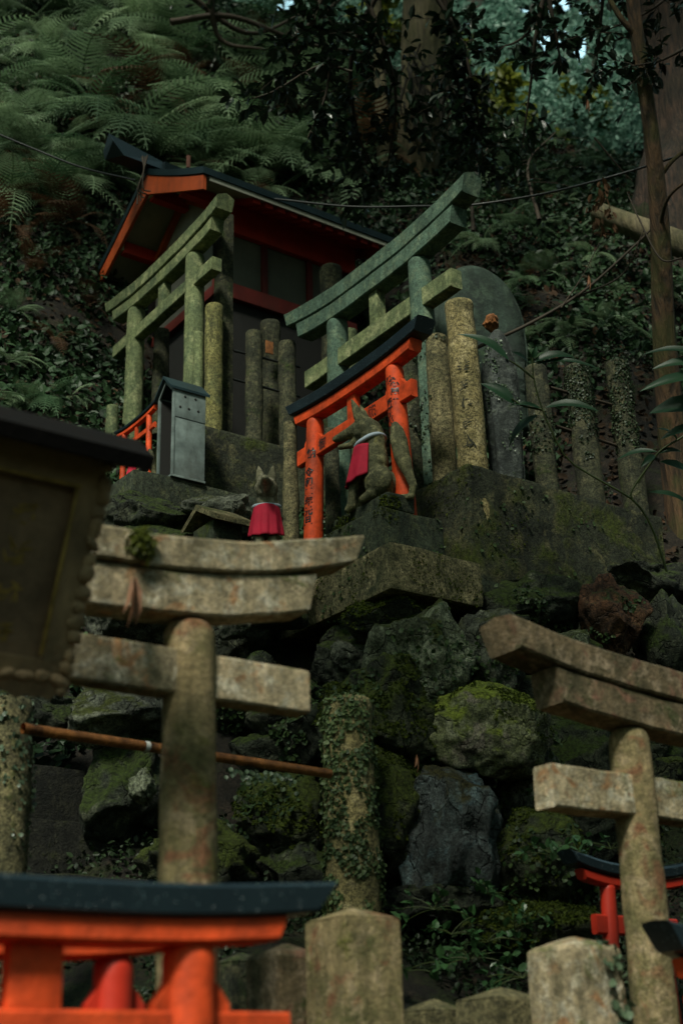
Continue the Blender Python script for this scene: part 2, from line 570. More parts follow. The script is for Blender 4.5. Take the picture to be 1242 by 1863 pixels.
def spline(pts, n=24):
    P = np.asarray(pts, float)
    m = len(P)
    if m == 2:
        t = np.linspace(0, 1, n)[:, None]
        return P[0] * (1 - t) + P[1] * t
    Pe = np.concatenate([[2 * P[0] - P[1]], P, [2 * P[-1] - P[-2]]])
    out = []
    for u in np.linspace(0, m - 1 - 1e-6, n):
        i = int(u)
        t = u - i
        a, b, c, d = Pe[i:i + 4]
        out.append(.5 * ((2 * b) + (-a + c) * t + (2 * a - 5 * b + 4 * c - d) * t * t + (-a + 3 * b - 3 * c + d) * t ** 3))
    return np.array(out)


LEAF_OV = np.array([(-0, 0), (.28, .22), (.36, .5), (.22, .8), (0, 1), (-.22, .8), (-.36, .5), (-.28, .22)])


def leaves_arr(P, D, N, L, W=.9):
    """P base points, D direction, N normal, L length (n,) ; folded pointed leaves (2 quads x2 halves)"""
    n = len(P)
    D = D / (np.linalg.norm(D, axis=1)[:, None] + 1e-9)
    N = N - D * np.sum(N * D, 1)[:, None]
    N /= np.linalg.norm(N, axis=1)[:, None] + 1e-9
    Sd = np.cross(D, N)
    L = np.asarray(L)[:, None]
    W = L * W * .5
    pts = [P, P + D * L * .33 + Sd * W * .9 + N * L * .04, P + D * L * .7 + Sd * W * .75 + N * L * .02, P + D * L - N * L * .1,
           P + D * L * .7 - Sd * W * .75 + N * L * .02, P + D * L * .33 - Sd * W * .9 + N * L * .04, P + D * L * .33 - N * L * .03, P + D * L * .7 - N * L * .05]
    V = np.stack(pts, 1).reshape(-1, 3)
    b = (np.arange(n) * 8)[:, None, None]
    q = np.array([[0, 1, 6, 6], [0, 6, 5, 5], [1, 2, 7, 6], [6, 7, 4, 5], [2, 3, 7, 7], [7, 3, 4, 4]])
    tri = np.array([[0, 1, 6], [1, 2, 7], [1, 7, 6], [2, 3, 7], [7, 3, 4], [6, 7, 4], [6, 4, 5], [0, 6, 5]])
    Q = (b + tri[None]).reshape(-1, 3)
    return V, Q


def sample_mesh(o, n, seed=0, M=None):
    """random points and normals on an object's mesh, world space"""
    r = np.random.default_rng(seed)
    me = o.data
    me.calc_loop_triangles()
    nt_ = len(me.loop_triangles)
    T = np.empty(nt_ * 3, np.int32)
    me.loop_triangles.foreach_get('vertices', T)
    T = T.reshape(-1, 3)
    V = np.empty(len(me.vertices) * 3, np.float32)
    me.vertices.foreach_get('co', V)
    V = V.reshape(-1, 3)
    M = np.array(M if M is not None else wmat(o))
    V = V @ M[:3, :3].T + M[:3, 3]
    a, b, c = V[T[:, 0]], V[T[:, 1]], V[T[:, 2]]
    cr = np.cross(b - a, c - a)
    ar = np.linalg.norm(cr, axis=1)
    p = ar / ar.sum()
    i = r.choice(nt_, n, p=p)
    u = np.sqrt(r.random(n))[:, None]
    w = r.random(n)[:, None]
    P = a[i] * (1 - u) + b[i] * u * (1 - w) + c[i] * u * w
    N = cr[i] / (ar[i][:, None] + 1e-12)
    return P, N


def wmat(o):
    m = Matrix.LocRotScale(o.location, o.rotation_euler, o.scale)
    p = o.parent
    while p:
        m = Matrix.LocRotScale(p.location, p.rotation_euler, p.scale) @ m
        p = p.parent
    return m


def ivy(name, hosts, n, size, mat, label, cat='ivy', thr=.0, nscale=5, seed=0, keep=None, group=None):
    """tiny creeping leaves on the faces of other objects, in patches"""
    r = np.random.default_rng(seed + 100)
    Ps, Ns = [], []
    for k, h in enumerate(hosts):
        P, N = sample_mesh(h, n // len(hosts), seed + k)
        Ps.append(P)
        Ns.append(N)
    P = np.concatenate(Ps)
    N = np.concatenate(Ns)
    m = (fbm(P, nscale, 3, seed) > thr) & ((-(P - CAM) * N).sum(1) > -.6)
    if keep is not None:
        m &= keep(P, N)
    P, N = P[m], N[m]
    n = len(P)
    D = np.array([0, 0, -1.0]) + r.normal(0, .7, (n, 3))
    Nn = N + r.normal(0, .35, (n, 3)) + np.array([0, 0, .25])
    L = size * r.uniform(.5, 1.25, n)
    V, Q = leaves_arr(P + N * (.002 + .4 * size * r.random(n))[:, None], D, Nn, L, 1.1)
    o = link(name, npmesh(name, V, Q), mat)
    return tag(o, label, cat, group, 'stuff')


# ------------------------------------------------------------------ terrain
ctl = [
    (0, 1350, 5.7), (0, 1600, 5.3), (150, 1500, 5.5), (250, 1350, 5.5), (300, 1200, 6.0), (450, 1450, 5.5), (560, 1600, 4.95), (560, 1300, 5.9),
    (700, 1250, 6.1), (800, 1400, 5.7), (800, 1620, 5.2), (800, 1700, 4.75), (1000, 1600, 5.2), (1000, 1350, 5.9), (1200, 1550, 5.3), (1200, 1300, 6.1), (1100, 1120, 6.7),
    (1240, 1080, 6.9), (1000, 1100, 6.5), (700, 1800, 4.3), (1000, 1800, 4.3), (300, 1700, 4.4),
    (0, 900, 7.6), (0, 720, 8.3), (0, 560, 9.2), (0, 400, 10.4), (0, 200, 12.0), (0, 0, 14.0), (200, 700, 8.7), (180, 480, 10.2), (250, 250, 11.8), (250, 0, 14.2),
    (450, 250, 12.0), (450, 100, 13.6), (450, 20, 15.5), (620, 330, 11.6), (620, 180, 13.2), (650, 100, 15.5), (750, 430, 10.4), (780, 330, 12.2), (800, 250, 14.5),
    (900, 600, 8.8), (1000, 550, 9.2), (1000, 650, 8.5), (1000, 430, 10.6), (1000, 330, 13), (1000, 250, 16), (1200, 700, 8.2), (1220, 900, 7.6), (1230, 450, 10.5), (1240, 300, 13.5), (1150, 800, 7.9),
]
cp = [at(*c) for c in ctl]
cp += [np.array(p, float) for p in [
    (3.6, 4.8, 3.25), (3.9, 4.6, 3.5), (3.3, 5.4, 3.6), (4.4, 4.8, 3.95), (4.4, 5.6, 4.3), (5.3, 5.4, 4.4), (3.4, 6.5, 4.55), (4.4, 7.2, 5.1), (4.2, 6.2, 4.7), (3.0, 6.3, 4.4), (2.3, 6.5, 4.4), (5.2, 6.6, 5.0),
    (0, 0, 0), (0, 1.5, .4), (1.5, 0, .4), (-2, 0, 0), (-3, 3, 1.0), (0, 3, 1.15), (1.3, 2.2, 1.1), (2, 2.9, 1.35), (3, 2.5, 1.35), (3.6, 2, 1.3), (2.5, 1, .8), (5, 1, 1.2), (6, 3, 2.5),
    (1.2, 3.4, 1.3), (.2, 4.5, 2.2), (-4, 8, 5), (-4, 14, 12), (7, 5, 4), (9, 5, 4.5), (12, 8, 8), (-2, -4, 0), (4, -4, 0), (-2, 5.5, 2.8)]]
cp = np.array(cp)


def _k(A, B_):
    d = np.linalg.norm(A[:, None, :2] - B_[None, :, :2], axis=2)
    return np.sqrt(d * d + .15)


_n = len(cp)
_A = np.zeros((_n + 3, _n + 3))
_A[:_n, :_n] = _k(cp, cp) - np.eye(_n) * .12
_A[:_n, _n] = 1
_A[:_n, _n + 1:] = cp[:, :2]
_A[_n, :_n] = 1
_A[_n + 1:, :_n] = cp[:, :2].T
_w = np.linalg.solve(_A, np.concatenate([cp[:, 2], np.zeros(3)]))


def ground0(XY):
    XY = np.atleast_2d(np.asarray(XY, float))[:, :2]
    return _k(XY, cp) @ _w[:_n] + _w[_n] + XY @ _w[_n + 1:]


def ground(XY):
    XY = np.atleast_2d(np.asarray(XY, float))[:, :2]
    # far away the slope eases to a plateau so the sheet stays sane
    z = ground0(XY)
    P = np.concatenate([XY, np.zeros((len(XY), 1))], 1)
    return z + .10 * fbm(P, 1.1, 4, 3) + .03 * fbm(P, 5.5, 3, 9)


def build_ground():
    xs = np.concatenate([np.linspace(-6, 0, 16)[:-1], np.arange(0, 7, .06), np.arange(7, 12, .14), np.linspace(12, 16, 16)])
    ys = np.concatenate([np.linspace(-4, 2, 16)[:-1], np.arange(2, 9, .06), np.arange(9, 15.5, .14)])
    X, Y = np.meshgrid(xs, ys, indexing='ij')
    Z = ground(np.stack([X.ravel(), Y.ravel()], 1)).reshape(X.shape)
    V = np.stack([X, Y, Z], -1).reshape(-1, 3)
    ny = len(ys)
    i, j = np.meshgrid(np.arange(len(xs) - 1), np.arange(ny - 1), indexing='ij')
    a = (i * ny + j).ravel()
    o = link('hillside', npmesh('hillside', V, np.stack([a, a + ny, a + ny + 1, a + 1], 1), True), 'soil')
    o['kind'] = 'structure'
    # a broad sheet below and around, out to the horizon
    V = []
    n = 49
    e = np.linspace(-160, 160, n)
    X, Y = np.meshgrid(e, e, indexing='ij')
    r = np.hypot(X - 5, Y - 6)
    dirn = (X * .58 + Y * .81)
    Z = np.where(dirn > 0, 11.5 + .02 * dirn, 0) * np.clip((dirn - 8) / 8, 0, 1) - 1.2
    V = np.stack([X, Y, Z], -1).reshape(-1, 3)
    i, j = np.meshgrid(np.arange(n - 1), np.arange(n - 1), indexing='ij')
    a = (i * n + j).ravel()
    o = link('ground', npmesh('ground', V, np.stack([a, a + n, a + n + 1, a + 1], 1), True), 'soil')
    o['kind'] = 'structure'


build_ground()


# ------------------------------------------------------------------ torii
def beam_mesh(L, h, t, z0, curve=0.0, pw=2.6, slant=0.0, apex=0.0, flare=0.0, amp=0.0, seed=0, ns=30, bev=.006, cx=0.0, droop=0):
    """lengthwise (x) swept beam: half length L, height h, half thickness t, bottom z0 at middle"""
    xs = np.linspace(-1, 1, ns * 2 + 1)
    tt = t
    b = min(bev, h * .2)
    sec = [(-tt + b, 0), (-tt, b), (-tt - flare, h - b), (-tt - flare + b, h), (0, h + apex), (tt + flare - b, h), (tt + flare, h - b), (tt, b), (tt - b, 0), (0, 0)]
    V = []
    for s in xs:
        x = s * L
        zc = curve * abs(s) ** pw
        ex = 1 if s > 0 else -1
        k = max(0, (abs(s) - .82) / .18)
        for (y, z) in sec:
            V.append((cx + x + ex * k * slant * z, y, z0 + z + zc + (apex * 0)))
    m = len(sec)
    Fc = []
    for i in range(len(xs) - 1):
        for j in range(m):
            Fc.append((i * m + j, (i + 1) * m + j, (i + 1) * m + (j + 1) % m, i * m + (j + 1) % m))
    Fc.append(tuple(range(m)))
    Fc.append(tuple(reversed(range((len(xs) - 1) * m, len(xs) * m))))
    V = np.array(V)
    if amp:
        N = np.stack([np.zeros(len(V)), fbm(V, 9, 4, seed), fbm(V, 9, 4, seed + 5)], 1)
        V = V + N * amp
    me = pymesh('beam', V, Fc, True)
    bm = bmesh.new()
    bm.from_mesh(me)
    bmesh.ops.recalc_face_normals(bm, faces=bm.faces)
    bm.to_mesh(me)
    bm.free()
    me.polygons.foreach_set('use_smooth', [True] * len(me.polygons))
    me.set_sharp_from_angle(angle=R(35))
    return me


def glyph_wrap(o_parent, text, size, rad_fn, z_top, ang, mat, step=None, name='inscription', up=1.0, lean=None):
    """brush characters down a round pillar; rad_fn(z)->radius"""
    cu = bpy.data.curves.new('txt', 'FONT')
    cu.body = '\n'.join(text)
    cu.size = size
    cu.space_line = step or .95
    cu.align_x = 'CENTER'
    cu.offset = size * .028
    tmp = bpy.data.objects.new('txt', cu)
    COL.objects.link(tmp)
    dg = bpy.context.evaluated_depsgraph_get()
    dg.update()
    me = bpy.data.meshes.new_from_object(tmp.evaluated_get(dg))
    bpy.data.objects.remove(tmp)
    if len(me.vertices) == 0:
        return None
    bm = bmesh.new()
    bm.from_mesh(me)
    bmesh.ops.triangulate(bm, faces=bm.faces)
    bm.to_mesh(me)
    bm.free()
    for v in me.vertices:
        x, y = v.co.x, v.co.y
        z = z_top + y
        r = rad_fn(z) + .0012
        lx, ly = lean(z) if lean else (0, 0)
        a = ang + x / r
        v.co = (lx + r * math.cos(a), ly + r * math.sin(a), z)
    me.materials.clear()
    return link(name, me, mat, o_parent)


def glyph_flat(o_parent, text, size, origin, ux, uz, mat, name='inscription'):
    cu = bpy.data.curves.new('txt', 'FONT')
    cu.body = text
    cu.size = size
    cu.align_x = 'CENTER'
    cu.offset = size * .015
    tmp = bpy.data.objects.new('txt', cu)
    COL.objects.link(tmp)
    dg = bpy.context.evaluated_depsgraph_get()
    dg.update()
    me = bpy.data.meshes.new_from_object(tmp.evaluated_get(dg))
    bpy.data.objects.remove(tmp)
    for v in me.vertices:
        v.co = Vector(origin) + Vector(ux) * v.co.x + Vector(uz) * v.co.y
    me.materials.clear()
    return link(name, me, mat, o_parent)


def strokes(o_parent, cells, size, place, mat, name='carving', seed=0):
    """worn, unreadable carved characters: small brush strokes; place(u,v)->(pos)"""
    r = random.Random(seed)
    V, Fc = [], []
    for (cu_, cv_) in cells:
        for k in range(r.randint(5, 8)):
            ho = r.random() < .55
            x = cu_ + r.uniform(-.35, .35) * size
            y = cv_ + r.uniform(-.38, .38) * size
            l = r.uniform(.2, .5) * size
            w = r.uniform(.03, .06) * size
            a = (r.gauss(.15, .2) if ho else PI / 2 + r.gauss(0, .35))
            dx, dy = math.cos(a) * l / 2, math.sin(a) * l / 2
            nx, ny = -math.sin(a) * w, math.cos(a) * w
            b = len(V)
            for (sx, sy, ww) in ((-1, -1, .5), (0, 0, 1.2), (1, 1, .4)):
                V.append(place(x + dx * sx - nx * ww, y + dy * sy - ny * ww))
                V.append(place(x + dx * sx + nx * ww, y + dy * sy + ny * ww))
            Fc += [(b, b + 2, b + 3, b + 1), (b + 2, b + 4, b + 5, b + 3)]
    return link(name, pymesh('strokes', V, Fc, False), mat, o_parent)


def torii(label, cat, loc, rotz, half, h_bot, pr, batter, nuki, shim, kasa, mats, gaku=None, wedges=True, group=None, amp=0.0, name='stone_torii', seed=0, seg=32, pillars=(-1, 1), foot=0.0, cxo=0.0):
    """nuki=(z,h,t,over,) shim=(z,h,t,L) kasa=(z,h,t,L,curve,apex,slant); all z above loc"""
    mp, mk, ms, mn = mats
    t = thing(name, label, cat, loc, rotz, group)
    ztop = shim[0] + .01
    P = []
    for s in pillars:
        rt, rb = pr
        me = lathe_mesh([(0.0, h_bot), (rb, h_bot), (rb + (rt - rb) * .5, (h_bot + ztop) / 2), (rt, ztop - rt * .5), (rt * .93, ztop - rt * .2), (rt * .78, ztop)],
                        seg, amp, seed + s, lean=(-s * batter, 0), rings=40)
        xo = s * (half + batter * (nuki[0] - h_bot) / (ztop - h_bot))
        V = np.empty(len(me.vertices) * 3, np.float32)
        me.vertices.foreach_get('co', V)
        V = V.reshape(-1, 3)
        V[:, 0] += xo
        me.vertices.foreach_set('co', V.ravel())
        P.append(link('pillar', me, mp, t))
    z, h, th, over = nuki
    nk = link('nuki_beam', beam_mesh(half + over, h, th, z, amp=amp, seed=seed + 3, bev=.005), mn, t)
    z, h, th, L = shim[:4]
    scx = shim[4] if len(shim) > 4 else 0
    kcx = kasa[7] if len(kasa) > 7 else 0
    curve, apex, slant = kasa[4:7]
    cs = curve * (L / kasa[3]) ** 2.6
    link('under_lintel', beam_mesh(L, h, th, z, curve=cs, slant=slant * .6, amp=amp, seed=seed + 5, cx=scx), ms, t)
    z, h, th, L = kasa[:4]
    kp = link('top_lintel', beam_mesh(L, h, th, z, curve=curve, slant=slant, apex=apex, flare=th * .06, amp=amp, seed=seed + 7, cx=kcx), mk, t)
    if gaku:
        w, th = gaku
        gz0 = nuki[0] + nuki[1]
        link('centre_strut', box_mesh(-w, w, -th, th, gz0 - .002, shim[0] + .004, bev=.003), mn, t)
    if wedges:
        for s in pillars:
            for e in (-1, 1):
                xo = s * half + e * pr[0]
                w = pr[0] * .55
                x0, x1 = (xo, xo + w) if e > 0 else (xo - w, xo)
                tz = nuki[0] + nuki[1]
                bm = bmesh.new()
                bmesh.ops.create_cube(bm, size=1)
                for v in bm.verts:
                    fx = (v.co.x + .5)
                    inner = (fx < .5) if e > 0 else (fx > .5)
                    top = v.co.z > 0
                    v.co = Vector((x0 + fx * (x1 - x0), v.co.y * nuki[2] * 1.5, tz + ((pr[0] * (1.0 if inner else .25)) if top else -.004)))
                link('wedge', bm_mesh(bm, 'wedge', False), mn, t)
    return t, P, nk, kp


# --- upper right weathered stone torii (runs along Y)
T2, P2, _, K2 = torii('weathered teal-green stone torii rising behind the bright vermilion one', 'torii',
              (3.93, 5.14, 3.6), -PI / 2, .365, .1, (.058, .068), .02,
              (1.495, .105, .035, .27), (1.785, .095, .05, .675), (1.882, .092, .054, .78, .065, .02, .3),
              ('stone_teal', 'stone_teal', 'stone_teal', 'stone_green'), gaku=(.035, .028), amp=.0022, seed=4, name='stone_torii', wedges=False)
# --- upper left stone torii
T1, P1, _, K1 = torii('lime-lit stone torii in front of the little orange-edged shrine roof', 'torii',
              (3.43, 6.56, 4.5), -PI / 2, .365, .1, (.055, .060), .01,
              (1.28, .085, .032, .25), (1.505, .08, .042, .61), (1.587, .08, .052, .69, .05, .02, .25),
              ('stone_green', 'stone_green', 'stone_green', 'stone_green'), gaku=(.035, .026), amp=.0022, seed=14, name='stone_torii', wedges=False)
# --- bright vermilion votive torii
TR, PR, NR, KR = torii('bright vermilion wooden torii with black wet top lintel and brushed black characters, behind the fox', 'torii',
              (3.52, 4.815, 3.5), -PI / 2, .33, -.05, (.042, .050), .06,
              (.835, .085, .018, .125), (1.03, .055, .035, .455, .015), (1.086, .062, .05, .505, .03, .004, .5, .03),
              ('vermilion', 'black_wet', 'vermilion', 'vermilion'), gaku=(.032, .016), name='votive_torii', seed=24)


# ------------------------------------------------------------------ writing on the vermilion torii
def pill_r(z, rt=.042, rb=.050, zb=-.05, zt=1.04):
    return rb + (rt - rb) * (z - zb) / (zt - zb) * 1.0 + .001


def plean(s):
    def f(z, zb=-.05, zt=1.04):
        t = (z - zb) / (zt - zb)
        xo = s * (.33 + .06 * (.835 - zb) / (zt - zb))
        return xo - s * .06 * t, 0.0
    return f


# local +x maps to world -Y here; the front (world -X) is local -y
glyph_wrap(PR[0], '納', .052, pill_r, .83, -1.0, 'ink', lean=plean(-1))
glyph_wrap(PR[0], '令和二年元旦', .048, pill_r, .735, -1.22, 'ink', lean=plean(-1), step=1.02)
glyph_wrap(PR[0], '吉', .046, pill_r, .36, -1.22, 'ink', lean=plean(-1))
glyph_wrap(PR[1], '奉', .056, pill_r, .93, -1.22, 'ink', lean=plean(1))
glyph_wrap(PR[1], '営業', .048, pill_r, .90, -.80, 'ink', lean=plean(1), step=.9)
glyph_wrap(PR[1], '祈願成就', .042, pill_r, .83, -1.62, 'ink', lean=plean(1), step=1.0)
glyph_flat(NR, '御', .062, (-.235, -.0195, .853), (1, 0, 0), (0, 0, 1), 'ink')
glyph_flat(NR, '熊', .066, (.165, -.0195, .853), (1, 0, 0), (0, 0, 1), 'ink')

# ------------------------------------------------------------------ foreground left stone torii
TF, PF, _, KF = torii('tan weathered stone torii in the near left, in front of the rusty pipe rail', 'torii',
              (1.05, 2.65, 1.2), 0, .42, -.2, (.057, .071), .02,
              (1.105, .10, .032, .295), (1.265, .10, .045, .71), (1.366, .076, .055, .84, .12, .008, .35),
              ('stone_pillar', 'stone_tan', 'stone_tan', 'stone_tan'), gaku=(.035, .028), amp=.003, seed=34, wedges=False)
# --- foreground right stone torii
TG, PG, _, KG = torii('brown-patched mossy stone torii cut by the right edge of the frame', 'torii',
              (3.16, 2.54, 1.2), 0, .455, -.2, (.052, .061), .012,
              (.93, .105, .036, .31), (1.148, .090, .05, .72), (1.240, .080, .060, .86, .065, .008, .35),
              ('stone_pillar', 'stone_brown', 'stone_brown', 'stone_tan'), gaku=(.035, .028), amp=.003, seed=44, wedges=False)
# --- foreground red torii
torii('nearest vermilion torii with black lintel, at the bottom left corner', 'torii',
      (.91, 2.11, 1.15), 0, .27, -.1, (.043, .047), .01,
      (.43, .05, .02, .18), (.575, .042, .050, .41), (.615, .052, .062, .48, .022, .004, .8),
      ('vermilion', 'black_wet', 'vermilion', 'vermilion'), gaku=(.043, .016), name='votive_torii', seed=2)
torii('second vermilion torii half hidden right behind the nearest one at the bottom left', 'torii',
      (.95, 2.42, 1.13), 0, .25, -.1, (.036, .04), .01,
      (.47, .05, .018, .10), (.60, .040, .042, .36), (.642, .04, .05, .40, .03, .004, .6),
      ('vermilion_deep', 'black_wet', 'vermilion', 'vermilion_deep'), gaku=(.02, .012), name='votive_torii', seed=3)
torii('dark red and black torii standing right behind the right stone pillar, near the mossy boulders', 'torii',
      tuple(at(1165, 1780, 4.05)), 0, .105, -.35, (.022, .025), .025,
      (.115, .055, .012, .06), (.245, .03, .02, .195), (.276, .035, .03, .235, .03, .004, .7),
      ('vermilion_deep', 'black_wet', 'vermilion_deep', 'vermilion_deep'), gaku=None, name='votive_torii', seed=5, wedges=False)
torii('vermilion and black torii cut off by the right edge beside the right stone pillar', 'torii',
      tuple(at(1370, 1863, 3.15)), 0, .15, -.35, (.026, .03), .02,
      (.0, .06, .014, .05), (.075, .04, .025, .20), (.117, .06, .04, .24, .03, .004, .7),
      ('vermilion', 'black_wet', 'vermilion', 'vermilion'), gaku=None, name='votive_torii', seed=6)
# moss clump and withered leaves hanging on the near lintel
def clump(label, c, n, rad, size, mat, name='moss_clump', droop=.6, seed=0):
    r = np.random.default_rng(seed)
    P = np.array(c) + r.normal(0, 1, (n, 3)) * np.array(rad)
    D = r.normal(0, .6, (n, 3)) + np.array([0, 0, -droop])
    V, Q = leaves_arr(P, D, r.normal(0, 1, (n, 3)), size * r.uniform(.5, 1.3, n), .35)
    o = link(name, npmesh(name, V - np.array(c, np.float32), Q), mat, None, c)
    return tag(o, label, 'moss' if 'moss' in name else 'dead leaves')


clump('bright green moss tuft on the near stone lintel', ony(258, 985, 2.585), 700, (.012, .008, .014), .018, 'far_leaf_yellow')
c0 = ony(243, 1085, 2.57)
V, Q = leaves_arr(np.array([(0, 0, .05), (.006, .004, .05), (-.006, 0, .045)]), np.array([(0, 0, -1.), (.08, 0, -1.), (-.1, 0, -1)]), np.array([(1., -1, 0), (0, -1, .1), (1, 0, .2)]), np.array([.12, .11, .09]), .22)
tag(link('withered_leaf', npmesh('w', V, Q), 'dry_leaf', None, c0), 'withered pinkish leaves hanging below the moss on the near stone lintel', 'dead leaf')


# ------------------------------------------------------------------ round stone posts
def post(label, base, ztop, r, mat, lean=(0, 0), seed=0, group=None, amp=.004, dome=.35, name='stone_post', rb=None, below=.25, carve=None):
    h = ztop - base[2]
    rb = rb or r * 1.06
    t = thing(name, label, 'stone post', base, 0, group)
    me = lathe_mesh([(rb, -below), (r, h - r * dome * 1.2), (r * .93, h - r * dome * .5), (r * .7, h - r * .08), (.004, h)], 30, amp, seed, lean=lean, rings=44)
    o = link('shaft', me, mat, t)
    if carve:
        ang, cells, size, cm = carve

        def place(u, v):
            rr = r * 1.04 + .004
            a = ang + u / rr
            tt = (v + below) / (h + below)
            return (rr * math.cos(a) + lean[0] * tt, rr * math.sin(a) + lean[1] * tt, v)
        strokes(o, cells, size, place, cm, seed=seed)
    return t, o


def topz(base, py):
    """height at which a vertical line through base meets a photo row"""
    lo, hi = base[2], base[2] + 4
    for _ in range(40):
        m = (lo + hi) / 2
        if proj(np.array([base[0], base[1], m]))[1] > py:
            lo = m
        else:
            hi = m
    return lo


WT = 4.08   # top of the mossy wall
posts = {}
simple('carve_dark', (.03, .03, .018), var=.3, rough=.9)
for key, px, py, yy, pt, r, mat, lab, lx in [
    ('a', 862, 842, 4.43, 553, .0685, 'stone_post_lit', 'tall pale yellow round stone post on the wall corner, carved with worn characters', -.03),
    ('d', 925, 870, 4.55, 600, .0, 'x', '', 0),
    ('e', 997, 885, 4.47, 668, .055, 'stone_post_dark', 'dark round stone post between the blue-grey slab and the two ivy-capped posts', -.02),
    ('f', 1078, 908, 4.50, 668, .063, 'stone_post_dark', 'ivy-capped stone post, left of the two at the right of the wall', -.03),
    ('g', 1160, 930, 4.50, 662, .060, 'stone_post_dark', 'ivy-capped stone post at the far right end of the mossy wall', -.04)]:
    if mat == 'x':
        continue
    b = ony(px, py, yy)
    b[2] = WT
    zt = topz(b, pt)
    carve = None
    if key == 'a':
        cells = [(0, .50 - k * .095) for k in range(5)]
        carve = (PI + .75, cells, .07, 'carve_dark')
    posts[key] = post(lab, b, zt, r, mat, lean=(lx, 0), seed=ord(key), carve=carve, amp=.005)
b = np.array([3.875, 4.60, WT])
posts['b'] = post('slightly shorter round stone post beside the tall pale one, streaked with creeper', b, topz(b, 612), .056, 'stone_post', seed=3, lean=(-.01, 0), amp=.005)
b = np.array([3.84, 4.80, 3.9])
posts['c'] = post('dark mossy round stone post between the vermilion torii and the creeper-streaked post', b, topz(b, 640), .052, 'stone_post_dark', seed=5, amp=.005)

# rails between the right posts
for k, (pa, pb) in enumerate([((1000, 705), (1160, 750)), ((1010, 775), (1165, 825))]):
    a, b2 = ony(*pa, 4.52), ony(*pb, 4.52)
    V, Q = tube_arr(spline([a, b2], 8), .008, 8)
    tag(link('rail', npmesh('rail', V - a, Q, True), 'twig', None, a), ['upper', 'lower'][k] + ' dark iron rail between the ivy-capped posts', 'rail')


# ------------------------------------------------------------------ wall, slab, pedestals
def block(name, label, cat, dims, mat, part='body', **kw):
    x0, x1, y0, y1, z0, z1 = dims
    o = link(name, box_mesh(0, x1 - x0, 0, y1 - y0, 0, z1 - z0, **kw), mat, None, (x0, y0, z0))
    return tag(o, label, cat)


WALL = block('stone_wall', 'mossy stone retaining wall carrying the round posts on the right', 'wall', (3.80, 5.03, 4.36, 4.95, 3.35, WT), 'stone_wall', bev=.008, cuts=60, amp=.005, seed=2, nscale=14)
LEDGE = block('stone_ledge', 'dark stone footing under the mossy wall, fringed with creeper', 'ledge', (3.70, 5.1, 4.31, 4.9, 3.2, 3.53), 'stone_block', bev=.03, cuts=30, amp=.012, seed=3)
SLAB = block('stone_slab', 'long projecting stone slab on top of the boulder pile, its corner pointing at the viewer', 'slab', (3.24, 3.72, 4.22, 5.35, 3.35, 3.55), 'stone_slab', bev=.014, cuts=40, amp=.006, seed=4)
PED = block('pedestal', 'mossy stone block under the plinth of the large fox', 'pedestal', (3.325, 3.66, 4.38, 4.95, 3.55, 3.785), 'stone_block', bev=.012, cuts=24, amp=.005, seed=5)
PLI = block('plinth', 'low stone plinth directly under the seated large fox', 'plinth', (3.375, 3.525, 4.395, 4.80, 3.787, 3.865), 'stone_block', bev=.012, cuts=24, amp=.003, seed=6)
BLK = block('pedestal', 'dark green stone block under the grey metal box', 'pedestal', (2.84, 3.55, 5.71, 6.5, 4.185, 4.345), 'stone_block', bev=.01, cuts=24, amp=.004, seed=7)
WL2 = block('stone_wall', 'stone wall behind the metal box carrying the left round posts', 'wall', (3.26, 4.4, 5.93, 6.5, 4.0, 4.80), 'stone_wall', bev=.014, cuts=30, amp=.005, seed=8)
# slatted fence below the slab
for k in range(4):
    b = onx(412 + 22 * k, 1200, 3.30)
    b[2] = 3.0
    t, o = post(['first', 'second', 'third', 'fourth'][k] + ' from left of the four small mossy posts under the slab end', b, 3.36, .022, 'stone_green', seed=20 + k, below=.1, group='small posts under the slab', dome=.1)

# pillars / posts around torii 1
b = onx(400, 700, 3.47)
tq = thing('stone_post', 'tall square grey stone post rising to the lintel tip of the upper left torii', 'stone post', (3.53, 6.07, 4.6))
sqz = topz(np.array([3.57, 6.11, 4.6]), 392)
box('shaft', (0, .085, 0, .085, 0, sqz - 4.6), 'stone_post_dark', tq, bev=.008, cuts=30, amp=.002)
for lab, px, pb, pt, yy, r, mat in [
    ('yellow-lit round stone post right against the tall square post', 388, 765, 555, 6.03, .050, 'stone_yellow_lit'),
    ('short round lime-lit post between the torii pillar and the yellow post', 359, 765, 605, 6.08, .028, 'stone_green'),
    ('stout round post standing left of the orange scrap on the left wall', 462, 775, 603, 6.0, .047, 'stone_post_dark'),
    ('round mossy-topped post nearest the slab on the left wall', 524, 795, 622, 6.0, .050, 'stone_post_dark'),
    ('flat-faced stone stump behind the two left wall posts', 493, 780, 585, 6.25, .06, 'stone_post_dark'),
    ('short dark post between the two pillars of the upper left torii', 292, 700, 600, 6.9, .05, 'stone_post_dark'),
    ('tall grey post behind the left pillar of the teal torii', 607, 700, 485, 6.3, .07, 'stone_post_dark'),
    ('lean green post right behind the vermilion torii beam', 640, 760, 600, 5.9, .045, 'stone_green'),
    ('stubby mossy post left of the upper left torii', 204, 775, 738, 6.9, .035, 'stone_green'),
]:
    b = ony(px, pb, yy)
    zt = topz(b, pt)
    post(lab, b, zt, r, mat, seed=int(px), amp=.004, below=.35)
for lab, px, pb, pt, xx, r, mat in [
    ('mossy round post left of the vermilion torii, beside the small fox', 530, 990, 768, 3.50, .036, 'stone_post'),
    ('dark round post seen under the vermilion beam, in front of the large fox chest', 607, 975, 780, 3.78, .038, 'stone_post_dark'),
]:
    b = onx(px, pb, xx)
    post(lab, b, topz(b, pt), r, mat, seed=int(px), amp=.004)
